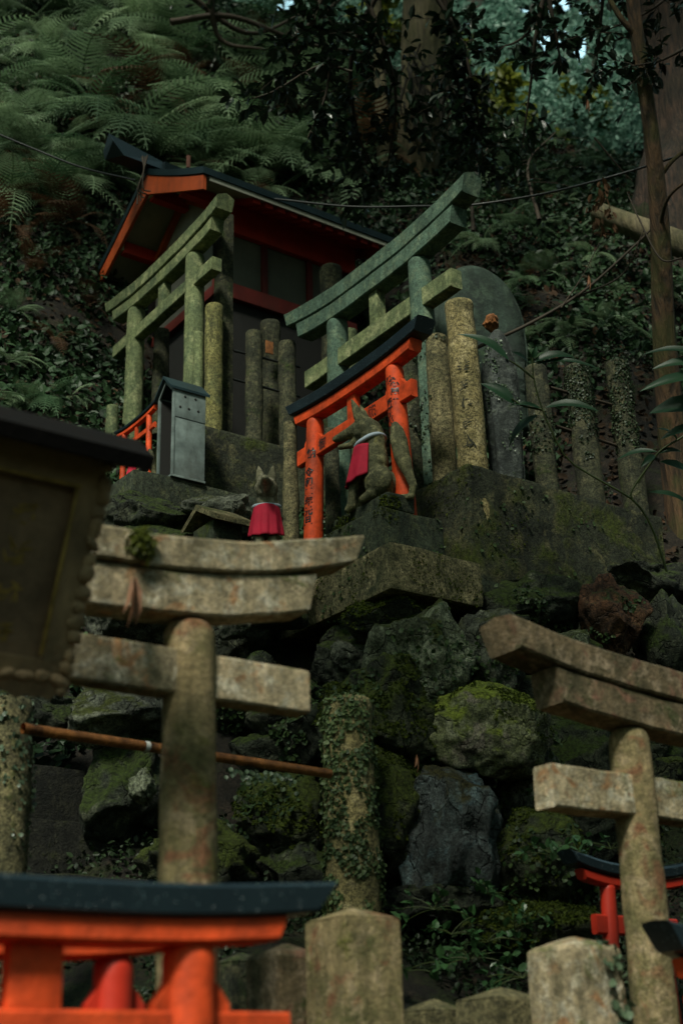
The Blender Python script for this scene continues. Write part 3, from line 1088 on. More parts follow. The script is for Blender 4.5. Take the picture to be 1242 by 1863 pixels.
for k, (pa, pb, yy) in enumerate([((425, 638), (545, 668), 6.02), ((425, 690), (545, 722), 6.02)]):
    a, b2 = ony(*pa, yy), ony(*pb, yy)
    V, Q = tube_arr(spline([a, b2], 8), .007, 8)
    tag(link('rail', npmesh('rail', V - a, Q, True), 'cable', None, a), ['upper', 'lower'][k] + ' thin dark rail between the left wall posts', 'rail')
b = ony(490, 632, 6.12)
tag(link('orange_scrap', box_mesh(-.025, .025, -.004, .004, -.04, .04, bev=.002), 'broken_wood', None, b), 'faded orange wooden scrap between the left wall posts', 'scrap')

# ------------------------------------------------------------------ big round-topped stele and blue-grey slab stone
def stele(label, cx, cy, z0, w, h, th, mat, seed, name='stele', pointy=2.2, yaw=0):
    n = 40
    V = []
    outl = []
    for k in range(n):
        a = PI * k / (n - 1)
        outl.append((w * math.cos(a) * (1 + .05 * math.sin(3 * a + seed)), h * .55 + h * .45 * max(0, math.sin(a)) ** .8))
    outl = [(w * .92, 0), (w * .97, h * .3)] + outl + [(-w * .97, h * .3), (-w * .9, 0)]
    bm = bmesh.new()
    vs = [bm.verts.new((x, -th, z)) for x, z in outl]
    f = bm.faces.new(vs)
    r = bmesh.ops.extrude_face_region(bm, geom=[f])
    for v in [g for g in r['geom'] if isinstance(g, bmesh.types.BMVert)]:
        v.co.y = th
    bmesh.ops.recalc_face_normals(bm, faces=bm.faces)
    es = [e for e in bm.edges if e.calc_face_angle(0) > 1.2]
    bmesh.ops.bevel(bm, geom=es, offset=.02, segments=3, affect='EDGES')
    bmesh.ops.triangulate(bm, faces=bm.faces)
    for _ in range(3):
        bmesh.ops.subdivide_edges(bm, edges=[e for e in bm.edges if e.calc_length() > .05], cuts=1)
        bmesh.ops.triangulate(bm, faces=bm.faces)
    roughen(bm, .012, 4, seed)
    o = link(name, bm_mesh(bm, name), mat, None, (cx, cy, z0), yaw)
    return tag(o, label, 'stone stele')


b = at(878, 760, 7.35)
zt = topz(b, 493)
stele('large round-topped greenish stele rising behind the tall pale post', b[0], b[1], b[2] - .1, .25, zt - b[2] + .1, .06, 'stone_stele', 1, yaw=-R(25))
b = ony(922, 870, 4.5)
zt = topz(np.array([b[0], b[1], WT]), 600)
SLS = stele('blue-grey upright slab stone with creeper between the pale post and the dark post', b[0], b[1], WT, .085, zt - WT, .04, 'slab_grey', 4, name='slab_stone', yaw=-R(20))
bw = ony(893, 588, 4.56)
bm = bmesh.new()
bmesh.ops.create_icosphere(bm, subdivisions=4, radius=.042)
roughen(bm, .016, 24, 5)
tag(link('broken_stump', bm_mesh(bm, 'st', False), 'broken_wood', None, bw), 'splintered orange-brown wood lump beside the top of the tall pale post', 'wood')

# ------------------------------------------------------------------ shrine
SH = thing('shrine', 'small shrine with dark metal roof, orange bargeboards and grey panels on the slope', 'shrine', (3.70, 7.36, 5.0))
yN, yF, zE, zR = -.77, .77, 1.90, 2.37   # local: near eave, far eave, heights
XE = 1.50


def roof_curve(u):  # u -1..1 across y
    a = abs(u)
    return zR - (zR - zE) * (1.12 * a - .12 * a * a)


def slab_sweep(prof, x0, x1, name, mat, parent):
    n = len(prof)
    V = [(x0, y, z) for y, z in prof] + [(x1, y, z) for y, z in prof]
    Fc = [tuple(range(n)), tuple(reversed(range(n, 2 * n)))] + [(i, i + n, (i + 1) % n + n, (i + 1) % n) for i in range(n)]
    me = pymesh(name, V, Fc, False)
    bm = bmesh.new()
    bm.from_mesh(me)
    bmesh.ops.recalc_face_normals(bm, faces=bm.faces)
    bm.to_mesh(me)
    bm.free()
    return link(name, me, mat, parent)


us = np.linspace(-1, 1, 25)
top = [(u * .80, roof_curve(u) + .055) for u in us]
bot = [(u * .80, roof_curve(u) + .005) for u in us[::-1]]
ROOF = slab_sweep(top + bot, -.02, XE, 'roof', 'roof_metal', SH)
top = [(u * .79, roof_curve(u) + .004) for u in us]
bot = [(u * .79, roof_curve(u) - .028) for u in us[::-1]]
slab_sweep(top + bot, .035, XE - .02, 'roof_lining', 'soffit_panel_lit', ROOF)
# bargeboards: near gable, deeper near the ridge and eaves
for x0 in (-.012, XE - .04):
    for sgn in (-1, 1):
        uu = np.linspace(0.0, 1, 14) * sgn
        top = [(u * .785, roof_curve(u) + .001) for u in uu]
        bot = [(u * .785, roof_curve(u) - .105 - .05 * (1 - abs(u)) ** 2) for u in uu[::-1]]
        slab_sweep(top + bot, x0, x0 + .022, 'bargeboard', 'orange_board', SH)
# ridge
RG = slab_sweep([(-.045, zR + .05), (-.055, zR + .12), (0, zR + .15), (.055, zR + .12), (.045, zR + .05)], .10, XE + .2, 'ridge', 'roof_metal', SH)
rv = [(-.31, -.075, .12), (-.31, .075, .12), (-.31, .0, .225), (-.22, -.06, .045), (-.30, .06, .045), (.12, -.05, .055), (.12, .05, .055), (.12, 0, .155)]
rm = pymesh('ridge_end', [(x, y, zR + z) for x, y, z in rv], [(0, 2, 1), (0, 1, 4, 3), (3, 4, 6, 5), (5, 6, 7), (0, 3, 5, 7, 2), (1, 2, 7, 6, 4)], False)
link('ridge_end', rm, 'roof_metal', SH)
# purlins
for (yy, zz) in [(0, zR - .14), (-.42, roof_curve(-.42 / .8) - .085), (.42, roof_curve(.42 / .8) - .085)]:
    pr_ = box('purlin', (.03, XE - .05, yy - .03, yy + .03, zz - .045, zz + .045), 'soffit_red_lit', SH, bev=.003)
    link('purlin_tip', box_mesh(.012, .030, yy - .026, yy + .026, zz - .026, zz + .031, bev=.002), 'white_tip', pr_)
# rafters under the near eave
for k in range(11):
    x = .37 + k * .095
    for sgn in (-1, 1):
        uu = np.linspace(.45, .97, 6) * sgn
        top = [(u * .79, roof_curve(u) - .030) for u in uu]
        bot = [(u * .79, roof_curve(u) - .065) for u in uu[::-1]]
        slab_sweep(top + bot, x, x + .055, 'rafter', 'soffit_red_lit', SH)
# body
bx0, bx1, by0, by1 = .30, 1.32, -.45, .45
for (x0, x1, y0, y1) in [(bx0, bx1, by0, by0 + .02), (bx0, bx1, by1 - .02, by1), (bx0, bx0 + .02, by0 + .022, by1 - .022), (bx1 - .02, bx1, by0 + .022, by1 - .022)]:
    box('wall_panel', (x0, x1, y0, y1, 1.30, 1.95), 'grey_panel', SH, bev=.002)
    box('recess_shade', (x0, x1, y0, y1, .1, 1.297), 'inside_shade', SH, bev=.002)  # dark sheets painted as the shade of the open recess below the panels
gb = slab_sweep([(by0 + .01, 1.955), (by1 - .01, 1.955), (0, zR - .06)], bx0 + .002, bx0 + .02, 'gable_panel', 'soffit_panel_lit', SH)
for (x, y) in [(bx0, by0), (bx1, by0), (bx0, by1), (bx1, by1)]:
    box('corner_post', (x - .03, x + .03, y - .03, y + .03, .1, 1.99), 'dark_wood', SH, bev=.004)
for z in (1.28, 1.9):
    box('side_beam', (bx0 - .05, bx1 + .05, by0 - .045, by0 - .002, z - (.12 if z > 1.5 else 0), z + .11), 'soffit_red_lit' if z > 1.5 else 'dark_red_beam', SH, bev=.004)
    box('front_beam', (bx0 - .045, bx0 - .002, by0 - .05, by1 + .05, z + .002, z + .077), 'dark_red_beam', SH, bev=.004)
for sgn in (-1, 1):
    slab_sweep([(sgn * .02, zR - .06), (sgn * .44, 1.98), (sgn * .44, 1.92), (sgn * .02, zR - .13)], bx0 - .035, bx0 - .003, 'gable_strut', 'orange_board', SH)
for x in (.62, .98):
    box('wall_strut', (x, x + .04, by0 - .03, by0 - .0015, 1.392, 1.778), 'dark_red_beam', SH, bev=.003)
box('floor', (bx0 - .12, bx1 + .1, by0 - .15, by1 + .15, -.2, .098), 'stone_post_dark', SH, bev=.01)
b = ony(343, 290, 7.25)
tag(link('wooden_tag', box_mesh(-.012, .012, -.008, .008, -.05, .05, bev=.002), 'pink_wood', None, b - np.array([0, 0, .02])), 'small pinkish wooden stick standing on the shrine roof', 'stick')

# ------------------------------------------------------------------ metal box with openings
MB = thing('metal_box', 'galvanised metal lantern box with gabled lid and five air holes', 'metal box', (3.045, 5.70, 4.345))
w, d, h = .185, .155, .40
bz = topz(np.array([3.045, 5.70, 4.345]), 715) - 4.345
h = bz + .035
bm = bmesh.new()
# side panel (-Y face) with a horizontal seam, made of two sheets
box('side_panel', (0, w, 0, .006, .012, h * .67), 'galvanised', MB, bev=.001)
box('side_panel', (0, w, -.003, .005, h * .67 + .001, h), 'galvanised', MB, bev=.001)
box('side_panel', (0, w, d - .006, d, .012, h), 'galvanised', MB, bev=.001)
box('back_panel', (w - .006, w, .007, d - .007, .012, h), 'inside_shade', MB, bev=.001)
box('frame_strip', (-.003, .010, -.004, .010, .012, h), 'galvanised', MB, bev=.001)
box('frame_strip', (-.003, .010, d - .010, d + .004, .012, h), 'galvanised', MB, bev=.001)
box('base_plate', (-.004, w + .004, -.004, d + .004, 0, .011), 'galvanised', MB, bev=.001)
box('shade_lining', (.011, w - .007, .0065, .0085, .013, h - .01), 'inside_shade', MB, bev=0)  # dark sheets added so the box interior looks shaded
box('shade_lining', (.011, w - .007, d - .0085, d - .0065, .013, h - .01), 'inside_shade', MB, bev=0)
slab_sweep([(-.012, h - .012), (d / 2, h + .075), (d + .012, h - .012), (d + .012, h + .002), (d / 2, h + .09), (-.012, h + .002)], -.02, w + .02, 'lid', 'roof_metal', MB)
slab_sweep([(0, h - .01), (d / 2, h + .07), (d, h - .01), (d - .014, h - .012), (d / 2, h + .052), (.014, h - .012)], -.004, .004, 'gable_trim', 'galvanised', MB)
for (x, z) in [(.065, h * .92), (.125, h * .92), (.038, h * .79), (.088, h * .79), (.142, h * .79)]:
    me = lathe_mesh([(0, 0), (.0065, 0), (.0065, .0015), (0, .0015)], 16)
    o = link('air_hole', me, 'inside_shade', MB, (x, -.0032, z))
    o.rotation_euler = (PI / 2, 0, 0)
for k, (y, z) in enumerate([(.05, h * .62), (.085, h * .56)]):
    me = lathe_mesh([(.0001, 0), (.009, 0.002), (.009, .004), (.0001, .006)], 12)
    o = link('ember_light', me, 'vermilion', MB, (.10, y, z))

# ------------------------------------------------------------------ foxes
FOX_K = .00262


def fox_mesh(front=False, mouth=True, cl=1.0):
    """seated stone fox, nose towards +x; one continuous remeshed body"""
    bm = bmesh.new()

    def L(px, py, y=0.0):
        lx = (690 - px) * .00269
        return Vector((lx, y, (905 - py) * .00254 + .22 * lx))

    def blob(c, r, sq=(1, 1, 1), rot=None):
        m = Matrix.Translation(c)
        if rot is not None:
            m = m @ Matrix.Rotation(rot, 4, 'Y')
        m = m @ Matrix.Diagonal((*[r * s for s in sq], 1))
        bmesh.ops.create_icosphere(bm, subdivisions=3, radius=1, matrix=m)

    def chain(pts, n=7):
        for i in range(len(pts) - 1):
            (a, ra), (b_, rb) = pts[i], pts[i + 1]
            ln = (b_ - a).length
            k = max(2, int(ln / (min(ra, rb) * .4)))
            for j in range(k + 1):
                t = j / k
                blob(a.lerp(b_, t), ra + (rb - ra) * t)
    # torso: neck to rump
    chain([(L(668, 800), .036), (L(668, 814), .038), (L(667, 828), .042), (L(668, 848), .050), (L(676, 868), .054), (L(684, 884), .050)])
    blob(L(655, 845), .040, (1, .95, 1.25))
    # haunches
    for s in (-1, 1):
        blob(L(684, 877, s * .030), .052, (1.12, .66, 1.1))
        chain([(L(676, 898, s * .040), .022), (L(662, 906, s * .040), .016)])
        chain([(L(655, 850, s * .024), .030), (L(646, 878, s * .025), .0205), (L(641, 903, s * .025), .0165), (L(640, 914, s * .025), .0165), (L(634, 919, s * .025), .014)])
    # head
    blob(L(661, 787), .043, (1.05, .90, .95))
    chain([(L(668, 792), .043), (L(674, 806), .043), (L(674, 824), .044), (L(675, 845), .048)])
    blob(L(668, 797), .036, (1, .85, 1))
    chain([(L(650, 788), .031), (L(636, 794), .024), (L(623, 799), .0185), (L(611, 803), .0125)])
    for s in (-1, 1):
        blob(L(655, 797, s * .020), .021, (1.1, .7, .9))
        blob(L(646, 786, s * .017), .010, (1.4, .6, .6), rot=.3)      # brow
        # ear: tall flattened cone
        for j in range(9):
            t = j / 8
            p = L(656, 775, s * .022).lerp(L(650 if front else 645, 755 if front else 742, s * .030), t)
            blob(p, (.0215 if front else .0185) * (1 - t ** 1.5) + .003, (.8 if front else 1.0, .8 if front else .55, 1.1))
    if front:
        blob(L(661, 787), .048, (.95, 1.0, .92))
    # lower jaw, open
    chain([(L(650, 804), .019), (L(636, 814), .013), (L(618, 816), .011)] if mouth else [(L(650, 800), .02), (L(630, 802), .013)])
    # tail, upright club
    chain([(L(712, 900), .014), (L(728, 898), .012), (L(731, 882), .015), (L(724, 860), .021), (L(716, 836), .030), (L(712, 812), .033), (L(710, 797), .027), (L(708, 786), .014)])
    me = bpy.data.meshes.new('foxraw')
    bm.to_mesh(me)
    bm.free()
    o = bpy.data.objects.new('foxraw', me)
    COL.objects.link(o)
    md = o.modifiers.new('r', 'REMESH')
    md.mode = 'VOXEL'
    md.voxel_size = .0036
    sm = o.modifiers.new('s', 'SMOOTH')
    sm.iterations = 4
    sm.factor = .6
    dg = bpy.context.evaluated_depsgraph_get()
    dg.update()
    out = bpy.data.meshes.new_from_object(o.evaluated_get(dg))
    bpy.data.objects.remove(o)
    V = np.empty(len(out.vertices) * 3, np.float32)
    out.vertices.foreach_get('co', V)
    V = V.reshape(-1, 3)
    N = np.empty(len(out.vertices) * 3, np.float32)
    out.vertices.foreach_get('normal', N)
    N = N.reshape(-1, 3)
    V = V + N * (fbm(V, 40, 3, 2) * .0014)[:, None]
    out.vertices.foreach_set('co', V.ravel())
    out.polygons.foreach_set('use_smooth', [True] * len(out.polygons))
    out.materials.clear()
    return out


FOXME = fox_mesh()
FOXFR = fox_mesh(front=True, mouth=False)


def bib_parts(parent, seed=0, turn=.5):
    cx, cz = .062, .245
    n, m = 36, 14
    V = []
    for j in range(m + 1):
        v = j / m
        for i in range(n + 1):
            a = (i / n - .5) * 2 * R(88) + turn
            ri = .054 + .026 * v + .005 * math.sin(a * 9 + seed) * v + .002 * math.sin(a * 21) * v
            hem = .150 - .03 * (abs(a - turn) / R(88)) ** 2
            V.append((cx + .004 + ri * math.cos(a) * 1.05 + .012 * v, ri * math.sin(a) * (.95 - .1 * v), cz - .012 - hem * v + .10 * (ri * math.cos(a) - .05)))
    Fc = [(j * (n + 1) + i, j * (n + 1) + i + 1, (j + 1) * (n + 1) + i + 1, (j + 1) * (n + 1) + i) for j in range(m) for i in range(n)]
    o = link('bib', pymesh('bib', V, Fc), 'red_cloth', parent)
    sd = o.modifiers.new('t', 'SOLIDIFY')
    sd.thickness = .003
    pts = []
    for i in range(41):
        a = i / 40 * 2 * PI
        pts.append((cx + .054 * math.cos(a), .051 * math.sin(a), cz - .002 - .012 * math.cos(a) + .012 * (math.cos(a) < 0) * -math.cos(a)))
    V, Q = tube_arr(pts, .0085, 10)
    V[:, 2] = V[:, 2]
    link('collar', npmesh('collar', V, Q, True), 'white_cloth', o)
    return o


def fox(label, loc, heading, scale=1.0, mat='stone_fox', seed=0, src=None):
    t = thing('fox_statue', label, 'fox statue', loc, heading)
    t.scale = (scale,) * 3
    me = (src or FOXME).copy()
    link('body', me, mat, t)
    bib_parts(t, seed, 0 if src else .5)
    return t


F1 = fox('large mossy stone fox with open mouth and raised tail, before the vermilion torii', (3.445, 4.49, 3.862), PI / 2 + R(22), 1.2)
F2b = at(487, 1035, 6.05)
F2 = fox('small pale-faced stone fox in a dark red bib looking out over the near lintel', tuple(F2b), PI + R(55), 1.06, 'stone_fox_pale', 2, FOXFR)
F3b = at(262, 880, 7.25)
F3 = fox('dark stone fox with white collar half hidden behind the metal box', tuple(F3b), PI / 2 + R(30), .62, 'stone_fox', 3)

for nm_, b_, hw_ in (('small stone base hidden under the small red-bibbed fox', F2b, .13), ('small stone base under the fox behind the metal box', F3b, .11)):
    gz_ = 3.45 if 'red-bibbed' in nm_ else min(float(ground(b_)[0]) - .1, b_[2] - .2)
    block('pedestal', nm_, 'pedestal', (b_[0] - hw_, b_[0] + hw_, b_[1] - hw_, b_[1] + hw_, gz_, b_[2] + .004), 'stone_block', bev=.01, cuts=12, amp=.004, seed=11)
# votive torii crowd left of the box
for k, (px, py, dd, sc, lab) in enumerate([(246, 870, 7.75, 1.15, 'small vermilion torii leaning behind the left side of the metal box'),
                                           (222, 975, 7.05, .9, 'small vermilion torii low beside the corner of the dark block, left of the box')]):
    p = at(px, py, dd)
    torii(lab, 'torii', tuple(p), -PI / 2 + R(6 * k), .13 * sc, -.45, (.016, .018), .02,
          (.19 * sc, .035, .008, .06 * sc), (.27 * sc, .025, .014, .19 * sc), (.27 * sc + .026, .02, .02, .21 * sc, .02, .002, .5),
          ('vermilion', 'black_wet', 'vermilion', 'vermilion'), gaku=(.012, .007), name='votive_torii', seed=60 + k, wedges=False)
# little gabled stone roof before the block
b = at(385, 968, 6.3)
HK = thing('stone_hut', 'little gabled stone roof slab over a dark hollow left of the small fox', 'stone hut', tuple(b), 0)
slab_sweep([(-.16, -.005), (0, .085), (.16, -.005), (.16, .02), (0, .115), (-.16, .02)], -.08, .12, 'roof', 'stone_slab', HK)
box('hollow', (-.05, .10, -.10, .10, -.25, .02), 'stone_block', HK, bev=.01)

# ------------------------------------------------------------------ wooden sign board on the near torii
SB = thing('shrine_plaque', 'dark carved wooden plaque under a small board roof, hung forward on the near stone torii', 'plaque', (0, 0, 0))
Pbr = ony(112, 1262, 2.52)
Ptr = at(188, 838, 2.62)
Ptr = ony(200, 835, 2.33)
uv = (Ptr - Pbr)
Hh = np.linalg.norm(uv)
ang = math.atan2(-(uv[1]), uv[2])          # forward tilt (towards -Y)
SB.location = Vector([float(Pbr[0]), float(Pbr[1]), float(Pbr[2])])
SB.rotation_euler = (ang, 0, 0)
shx = uv[0]
Wd = .42
# frame with a wavy outer edge
NW = 120


def wavy(u, s):
    return .004 * math.sin(u * 37 + s) + .0025 * math.sin(u * 91 + 2 * s) + .003 * math.sin(u * 17 + s)


V, Fc = [], []
ip = .062
outer, inner = [], []
for k in range(NW):
    t = k / (NW - 1)
    outer.append((wavy(t * 1.0, 1) + shx * t * .55, t * Hh))
for k in range(40):
    t = k / 39
    outer.append((shx * .55 - Wd * t, Hh + .004 * math.sin(t * 40)))
for k in range(40):
    t = k / 39
    outer.append((-Wd + wavy(1 - t, 3) + shx * .55 * (1 - t), Hh * (1 - t)))
for k in range(60):
    t = k / 59
    outer.append((-Wd + Wd * t, wavy(t * .9, 5) * 1.3 - .012 * math.sin(PI * t * 3)))
bm = bmesh.new()
vo = [bm.verts.new((x, -.012, z)) for x, z in outer]
cxm, czm = -Wd / 2, Hh / 2


def shrink(x, z):
    return (min(max(x, -Wd + ip), -ip + shx * .55 * z / Hh), min(max(z, ip), Hh - ip))


vi = [bm.verts.new((*(lambda q: (q[0], -.020, q[1]))(shrink(x, z)),)) for x, z in outer]
vb = [bm.verts.new((x, .012, z)) for x, z in outer]
vj = [bm.verts.new((v.co.x, .004, v.co.z)) for v in vi]
n = len(outer)
for k in range(n):
    q = (k + 1) % n
    for (A_, B_) in ((vo, vi), (vb, vo), (vi, vj)):
        try:
            bm.faces.new((A_[k], A_[q], B_[q], B_[k]))
        except ValueError:
            pass
bmesh.ops.remove_doubles(bm, verts=bm.verts, dist=.0002)
bmesh.ops.recalc_face_normals(bm, faces=bm.faces)
link('carved_frame', bm_mesh(bm, 'frame', False), 'frame_wood', SB)
box('board', (-Wd + ip - .01, -ip + .02 + shx * .3, -.004, .010, ip - .01, Hh - ip + .01), 'old_wood', SB, bev=0)
for (x0, x1, z0, z1) in [(-ip - .008 + shx * .25, -ip + shx * .25, ip + .01, Hh - ip - .01), (-Wd + ip, -ip, Hh - ip - .008, Hh - ip)]:
    box('gold_edge', (x0, x1, -.0245, -.0205, z0, z1), 'gold_paint', SB, bev=.001)
for k in range(4):
    cz_ = Hh - ip - .075 - k * .075

    def place(u, v, cz_=cz_):
        return (-.155 + u, -.0055, cz_ + v)
    strokes(SB, [(0, 0), (0, 0)], .058, place, 'gold_paint', name='gilt_character', seed=80 + k)
rk = random.Random(4)
for k in range(15):
    t_ = (k + .5) / 15
    bm = bmesh.new()
    bmesh.ops.create_icosphere(bm, subdivisions=3, radius=1, matrix=Matrix.Translation((shx * t_ * .55 - .006 + rk.uniform(-.004, .004), -.014, t_ * Hh + rk.uniform(-.006, .006))) @ Matrix.Rotation(rk.uniform(-.8, .8), 4, 'Y') @ Matrix.Diagonal((rk.uniform(.010, .018), .010, rk.uniform(.012, .024), 1)))
    roughen(bm, .0035, 60, k)
    link('carved_scroll', bm_mesh(bm, 'scroll'), 'frame_wood', SB)
for k in range(12):
    t_ = (k + .5) / 12
    bm = bmesh.new()
    bmesh.ops.create_icosphere(bm, subdivisions=3, radius=1, matrix=Matrix.Translation((-Wd * t_, -.015, .022 + rk.uniform(-.008, .008))) @ Matrix.Rotation(rk.uniform(-.5, .5), 4, 'Y') @ Matrix.Diagonal((rk.uniform(.014, .024), .009, rk.uniform(.008, .014), 1)))
    roughen(bm, .0035, 60, k + 20)
    link('carved_scroll', bm_mesh(bm, 'scroll'), 'frame_wood', SB)
# board roof
rt = thing('x', 'x', 'x')
bpy.data.objects.remove(rt)
slab_sweep([(-.09, Hh - .008), (-.09, Hh + .020), (.0, Hh + .050), (.10, Hh + .035), (.10, Hh - .008), (0, Hh - .008)], -Wd - .06, .045, 'board_roof', 'dark_wood', SB)
SB2 = None

# ------------------------------------------------------------------ near posts, pipe rail
IPb = at(645, 1640, 4.62)
IPb[2] -= .3
ip_top = topz(IPb, 1268)
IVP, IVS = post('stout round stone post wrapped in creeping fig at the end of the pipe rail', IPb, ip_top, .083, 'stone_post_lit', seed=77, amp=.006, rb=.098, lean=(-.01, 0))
LPb = at(0, 1600, 3.85)
LPb[2] -= .3
LPT, LPS = post('mossy stone post at the left frame edge holding the other end of the pipe rail', LPb, topz(LPb, 1268), .068, 'stone_post', seed=78, amp=.006, rb=.072)
a, b2 = at(42, 1325, 3.9), at(600, 1408, 4.6)
RP = thing('pipe_rail', 'wet rusty iron pipe rail running between the left post and the ivy post', 'pipe rail', tuple(a))
V, Q = tube_arr(spline([a - a, b2 - a], 30), .0155, 16)
link('pipe', npmesh('pipe', V, Q, True), 'rust', RP)
for f in (.355,):
    c = (b2 - a) * f
    V, Q = tube_arr(np.array([c, c + (b2 - a) * .014]), .0163, 14)
    link('worn_band', npmesh('band', V, Q, True), 'tag_white', RP)


def sqpost(label, px, py, d, half, mat, yaw=0, seed=0, cap=.032):
    c = at(px, py, d)
    zt = c[2]
    t = thing('square_post', label, 'stone post', (c[0], c[1], zt - 1.0), yaw)
    bm = bmesh.new()
    V = []
    for (hw, z) in ((half, 0), (half * .98, 1.0 - cap), (half * .93, 1.0 - cap * .85)):
        for (sx, sy) in ((-1, -1), (1, -1), (1, 1), (-1, 1)):
            V.append(bm.verts.new((sx * hw, sy * hw, z)))
    ap = bm.verts.new((0, 0, 1.0))
    for l in (0, 4):
        for i in range(4):
            j = (i + 1) % 4
            bm.faces.new((V[l + i], V[l + j], V[l + 4 + j], V[l + 4 + i]))
    for i in range(4):
        bm.faces.new((V[8 + i], V[8 + (i + 1) % 4], ap))
    bmesh.ops.bevel(bm, geom=[e for e in bm.edges], offset=.004, segments=2, affect='EDGES')
    for _ in range(4):
        es = [e for e in bm.edges if e.calc_length() > .04]
        bmesh.ops.subdivide_edges(bm, edges=es, cuts=1, use_grid_fill=True)
    roughen(bm, .003, 10, seed)
    bmesh.ops.recalc_face_normals(bm, faces=bm.faces)
    me = bm_mesh(bm, 'sq')
    me.set_sharp_from_angle(angle=R(30))
    o = link('shaft', me, mat, t)
    return t, o


sqpost('tallest square stone post at the bottom centre, lit brown with a pyramid cap', 640, 1650, 3.25, .080, 'stone_pillar', seed=1)
sqpost('square stone post just left of the tallest bottom one, pale grey cap', 520, 1716, 3.3, .070, 'stone_brown', seed=2)
sqpost('low square post with only its pointed cap showing, at the bottom edge', 787, 1815, 3.6, .068, 'stone_post', seed=3, cap=.035)
sqpost('low square post with lichen-pale right face beside the creeper-covered one', 905, 1795, 3.5, .078, 'stone_post', seed=4)
_, SQ5 = sqpost('broad square post with creeper down its pale right face, by the right pillar', 1040, 1703, 3.3, .078, 'stone_tan', seed=5)
sqpost('dark square post behind the near vermilion torii, left of the pale-capped one', 440, 1730, 3.7, .06, 'stone_post_dark', seed=6)


# ------------------------------------------------------------------ boulders
def boulder(label, cx, cy, d, hw, hh, mat, seed, sub=5, depth=None, cut=.72, rough_=.10, name='boulder', group=None):
    r = np.random.default_rng(seed)
    bm = bmesh.new()
    bmesh.ops.create_icosphere(bm, subdivisions=sub, radius=1)
    V = np.array([v.co[:] for v in bm.verts])
    fc = [[v.index for v in f.verts] for f in bm.faces]
    bm.free()
    P = V.copy()
    for k in range(11):
        n = r.normal(0, 1, 3)
        n /= np.linalg.norm(n)
        dd = r.uniform(cut - .16, cut + .12)
        s = P @ n
        over = np.maximum(0, s - dd)
        P = P - n[None] * (over * 1.0)[:, None]
    P /= np.percentile(np.abs(P), 97, axis=0)
    f = fbm(P, 1.5, 3, seed) * rough_ * 1.3 + fbm(P, 5.0, 5, seed + 3) * rough_ * .5
    ridg = -np.abs(fbm(P, 2.2, 4, seed + 9)) * rough_ * 1.3
    P = P + V * (f + ridg + .04)[:, None]
    sx = hw * 1.17 * d / FPX
    sz = hh * 1.15 * d / FPX
    sy = depth or (sx + sz) * .5
    # size in camera-facing frame: right, depth, up
    Rz = np.array([Rt, Fh, Zv])
    W = (P * np.array([sx, sy, sz])) @ Rz
    c = at(cx, cy, d + sy * .5)
    o = link(name, npmesh(name, W, np.array(fc), True), mat, None, c)
    return tag(o, label, 'boulder', group)


